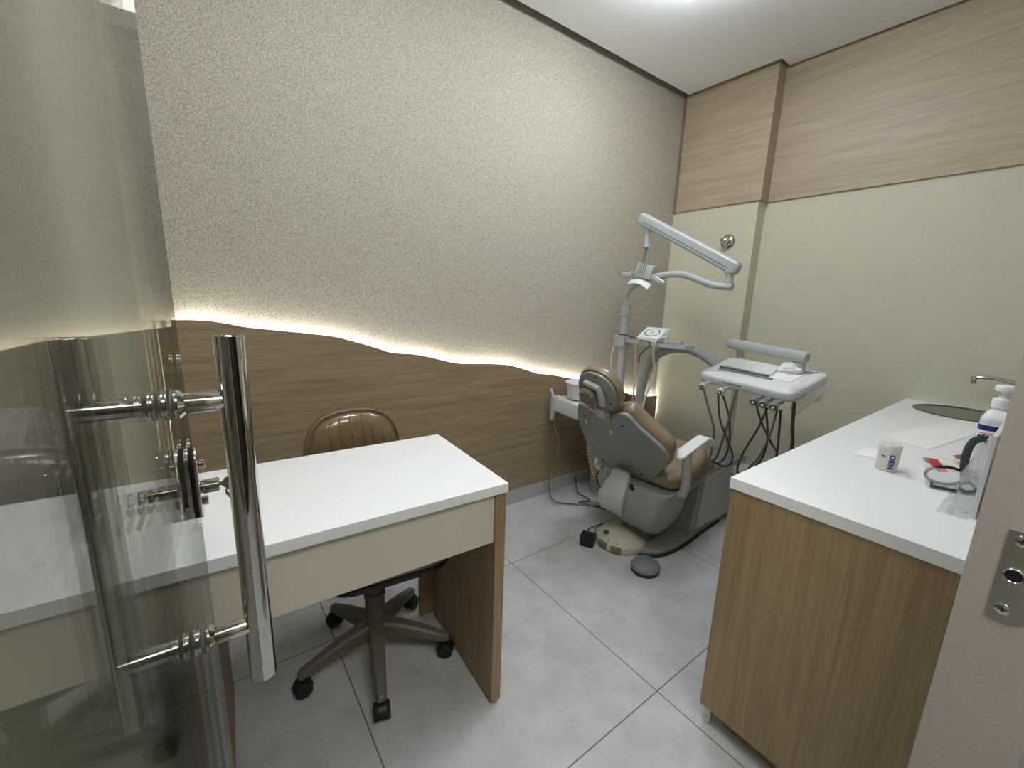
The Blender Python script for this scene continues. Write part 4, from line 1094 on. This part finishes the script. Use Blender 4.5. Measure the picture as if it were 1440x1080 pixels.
# balance arm behind the head
b = BM()
B0, B1 = Vector((.735, -.43, 1.045)), Vector((1.165, -.53, 1.022)); dB = (B1 - B0).normalized(); mB = basis(B0, dB.cross(Vector((0, 0, 1))), Vector((0, 0, 1)), dB)
mB = basis(B0, Vector((0, 0, 1)).cross(dB), dB.cross(Vector((0, 0, 1)).cross(dB)), dB)
Lb = (B1 - B0).length
loft(b, [[mB @ Vector((x * k, y * k, l)) for x, y in rrect(.054, .056, .022, 4)] for l, k in ((0, .8), (.01, 1), (Lb - .015, 1), (Lb, .75))])
obj('balance_arm', b, 'mgrey', du, label='grey balance arm behind the head')
b = BM(); cyl(b, (.78, -.445, .90), (.78, -.445, 1.02), .016, 18); box(b, (.775, -.47, .915), (.09, .12, .03), bev=.008); obj('arm_joint', b, 'mgrey', du)
b = BM(); cyl(b, (1.14, -.515, .93), (1.14, -.515, 1.0), .018, 18); obj('arm_joint', b, 'mgrey', du)
# instrument holders with ends of handpieces, and their hoses
HOLD = [(.760, -.712, .822), (.861, -.715, .813), (1.035, -.722, .802), (1.079, -.724, .799), (1.127, -.726, .797)]
for i, h in enumerate(HOLD):
    h = Vector(h); b = BM()
    lathe(b, [(.012, -.020), (.019, -.018), (.021, -.012), (.021, .012), (.019, .018), (.012, .020), (.011, .0)], h, (0.25, -1, -.15), 20)
    box(b, h + Vector((.012, .035, .018)), (.020, .055, .016), bev=.004)
    ho = obj('instrument_holder', b, 'greyd' if i > 1 else 'grey', du, 60)
    b = BM(); lathe(b, [(0, -.030), (.006, -.030), (.009, -.026), (.0095, .020), (0, .022)], h, (-.25, 1, .15), 14); obj('instrument_end', b, 'chrome', ho)
HOSES = [
 [(0.763, -0.7, 0.80), (0.796, -0.687, 0.701), (0.833, -0.673, 0.591), (0.83, -0.66, 0.479), (0.817, -0.647, 0.411)],
 [(0.845, -0.7, 0.79), (0.863, -0.684, 0.659), (0.91, -0.668, 0.554), (0.942, -0.652, 0.464), (0.913, -0.636, 0.395), (0.83, -0.62, 0.385)],
 [(0.871, -0.7, 0.79), (0.897, -0.684, 0.715), (0.912, -0.668, 0.631), (0.914, -0.652, 0.504), (0.88, -0.646, 0.41), (0.80, -0.62, 0.385)],
 [(0.926, -0.68, 0.83), (0.911, -0.68, 0.69), (0.883, -0.66, 0.554), (0.848, -0.64, 0.42), (0.80, -0.62, 0.385)],
 [(1.036, -0.7, 0.79), (1.061, -0.673, 0.699), (1.113, -0.647, 0.593), (1.138, -0.62, 0.533), (1.12, -.60, .40), (1.0, -.58, .32), (.925, -.42, .32)],
 [(1.091, -0.7, 0.775), (1.051, -0.673, 0.652), (0.992, -0.647, 0.509), (0.961, -0.62, 0.40), (.945, -.55, .34), (.925, -.45, .32)],
 [(1.085, -0.7, 0.775), (1.099, -0.66, 0.609), (1.069, -0.62, 0.482), (1.00, -.58, .38), (.925, -.40, .32)],
 [(1.135, -0.7, 0.775), (1.11, -0.673, 0.633), (1.069, -0.647, 0.506), (1.025, -0.62, 0.433), (.96, -.55, .35), (.925, -.44, .325)],
 [(1.150, -0.7, 0.78), (1.145, -0.66, 0.65), (1.135, -0.62, 0.532), (1.10, -.60, .40), (.99, -.52, .32), (.925, -.40, .325)],
 [(1.19, -0.67, 0.825), (1.193, -.65, .70), (1.196, -0.62, 0.588), (1.18, -.60, .42), (1.05, -.55, .33), (.925, -.42, .31)],
]
for i, h in enumerate(HOSES):
    b = BM(); tube(b, h, .0062 if i in (0, 3) else (.0080 if i == 9 else .0052), 10, smooth=6)
    obj('instrument_hose', b, 'hose' if i in (0, 3, 7) else 'hosed', du, label='hanging grey instrument hose' if i in (0, 3, 7) else 'hanging dark instrument hose')
# crumpled tissue and plastic on the head
b = BM(); bmesh.ops.create_icosphere(b, subdivisions=4, radius=1)
rnd = random.Random(3)
from mathutils import noise as mn
for v in b.verts:
    p = v.co.copy(); k = 1 + .42 * mn.noise(p * 2.6 + Vector((3, 1, 5))) + .22 * mn.noise(p * 6.1)
    v.co = Vector((p.x * .055 * k, p.y * .040 * k, max(-.004, p.z * .026 * k + .016)))
bmesh.ops.transform(b, matrix=HDM @ Matrix.Translation((.392, .205, .008)) @ Matrix.Rotation(.3, 4, 'Z'), verts=b.verts)
tag(obj('crumpled_tissue', b, 'paper', ang=25), 'crumpled white tissue lying on top of the delivery unit', 'tissue')

# ------------------------------------------------------------------ cables on the floor by the left wall
b = BM(); tube(b, [(.082, -1.165, .54), (.100, -1.17, .47), (.125, -1.155, .40), (.118, -1.16, .30), (.112, -1.185, .20), (.115, -1.21, .10), (.16, -1.20, .02), (.26, -1.08, .006), (.36, -.98, .006), (.45, -.95, .02)], .0048, 10, smooth=7)
tag(obj('floor_cable', b, 'hose'), 'grey cable hanging from the spittoon holder and looping over the floor', 'cable')
b = BM(); tube(b, [(.035, -.90, .07), (.08, -.93, .03), (.14, -.97, .004), (.21, -.97, .004), (.26, -.99, .004), (.235, -1.06, .004), (.29, -1.03, .004), (.40, -.98, .004)], .0032, 8, smooth=6)
tag(obj('wall_cable', b, 'rubber'), 'thin black cable running from the skirting across the floor behind the chair', 'cable')
b = BM(); tube(b, [(.41, -1.00, .33), (.36, -1.02, .27), (.33, -1.02, .20), (.36, -1.0, .13), (.41, -.98, .09)], .0035, 8, smooth=6)
tag(obj('chair_cable', b, 'rubber'), 'short black cable curling beside the grey link plate of the chair', 'cable')
b = BM(); tube(b, [(.41, -1.04, .40), (.375, -1.055, .355), (.355, -1.06, .32), (.35, -1.05, .29), (.37, -1.04, .27)], .012, 10, smooth=6, flat=.5)
tag(obj('white_hook', b, 'wgrey'), 'white plastic hook behind the lower left of the back shell', 'hook')

# ------------------------------------------------------------------ world and view
w = bpy.data.worlds.new('world'); S.world = w; w.use_nodes = True
w.node_tree.nodes['Background'].inputs['Color'].default_value = (.9, .95, 1, 1)
w.node_tree.nodes['Background'].inputs['Strength'].default_value = .05
S.view_settings.view_transform = 'Standard'; S.view_settings.look = 'None'
S.view_settings.exposure = 0.0; S.view_settings.gamma = 1.0
S.view_settings.use_curve_mapping = False
S.cycles.max_bounces = 10; S.cycles.transparent_max_bounces = 24
S.cycles.diffuse_bounces = 6; S.cycles.glossy_bounces = 6
S.cycles.use_denoising = True
S.cycles.sample_clamp_indirect = 6
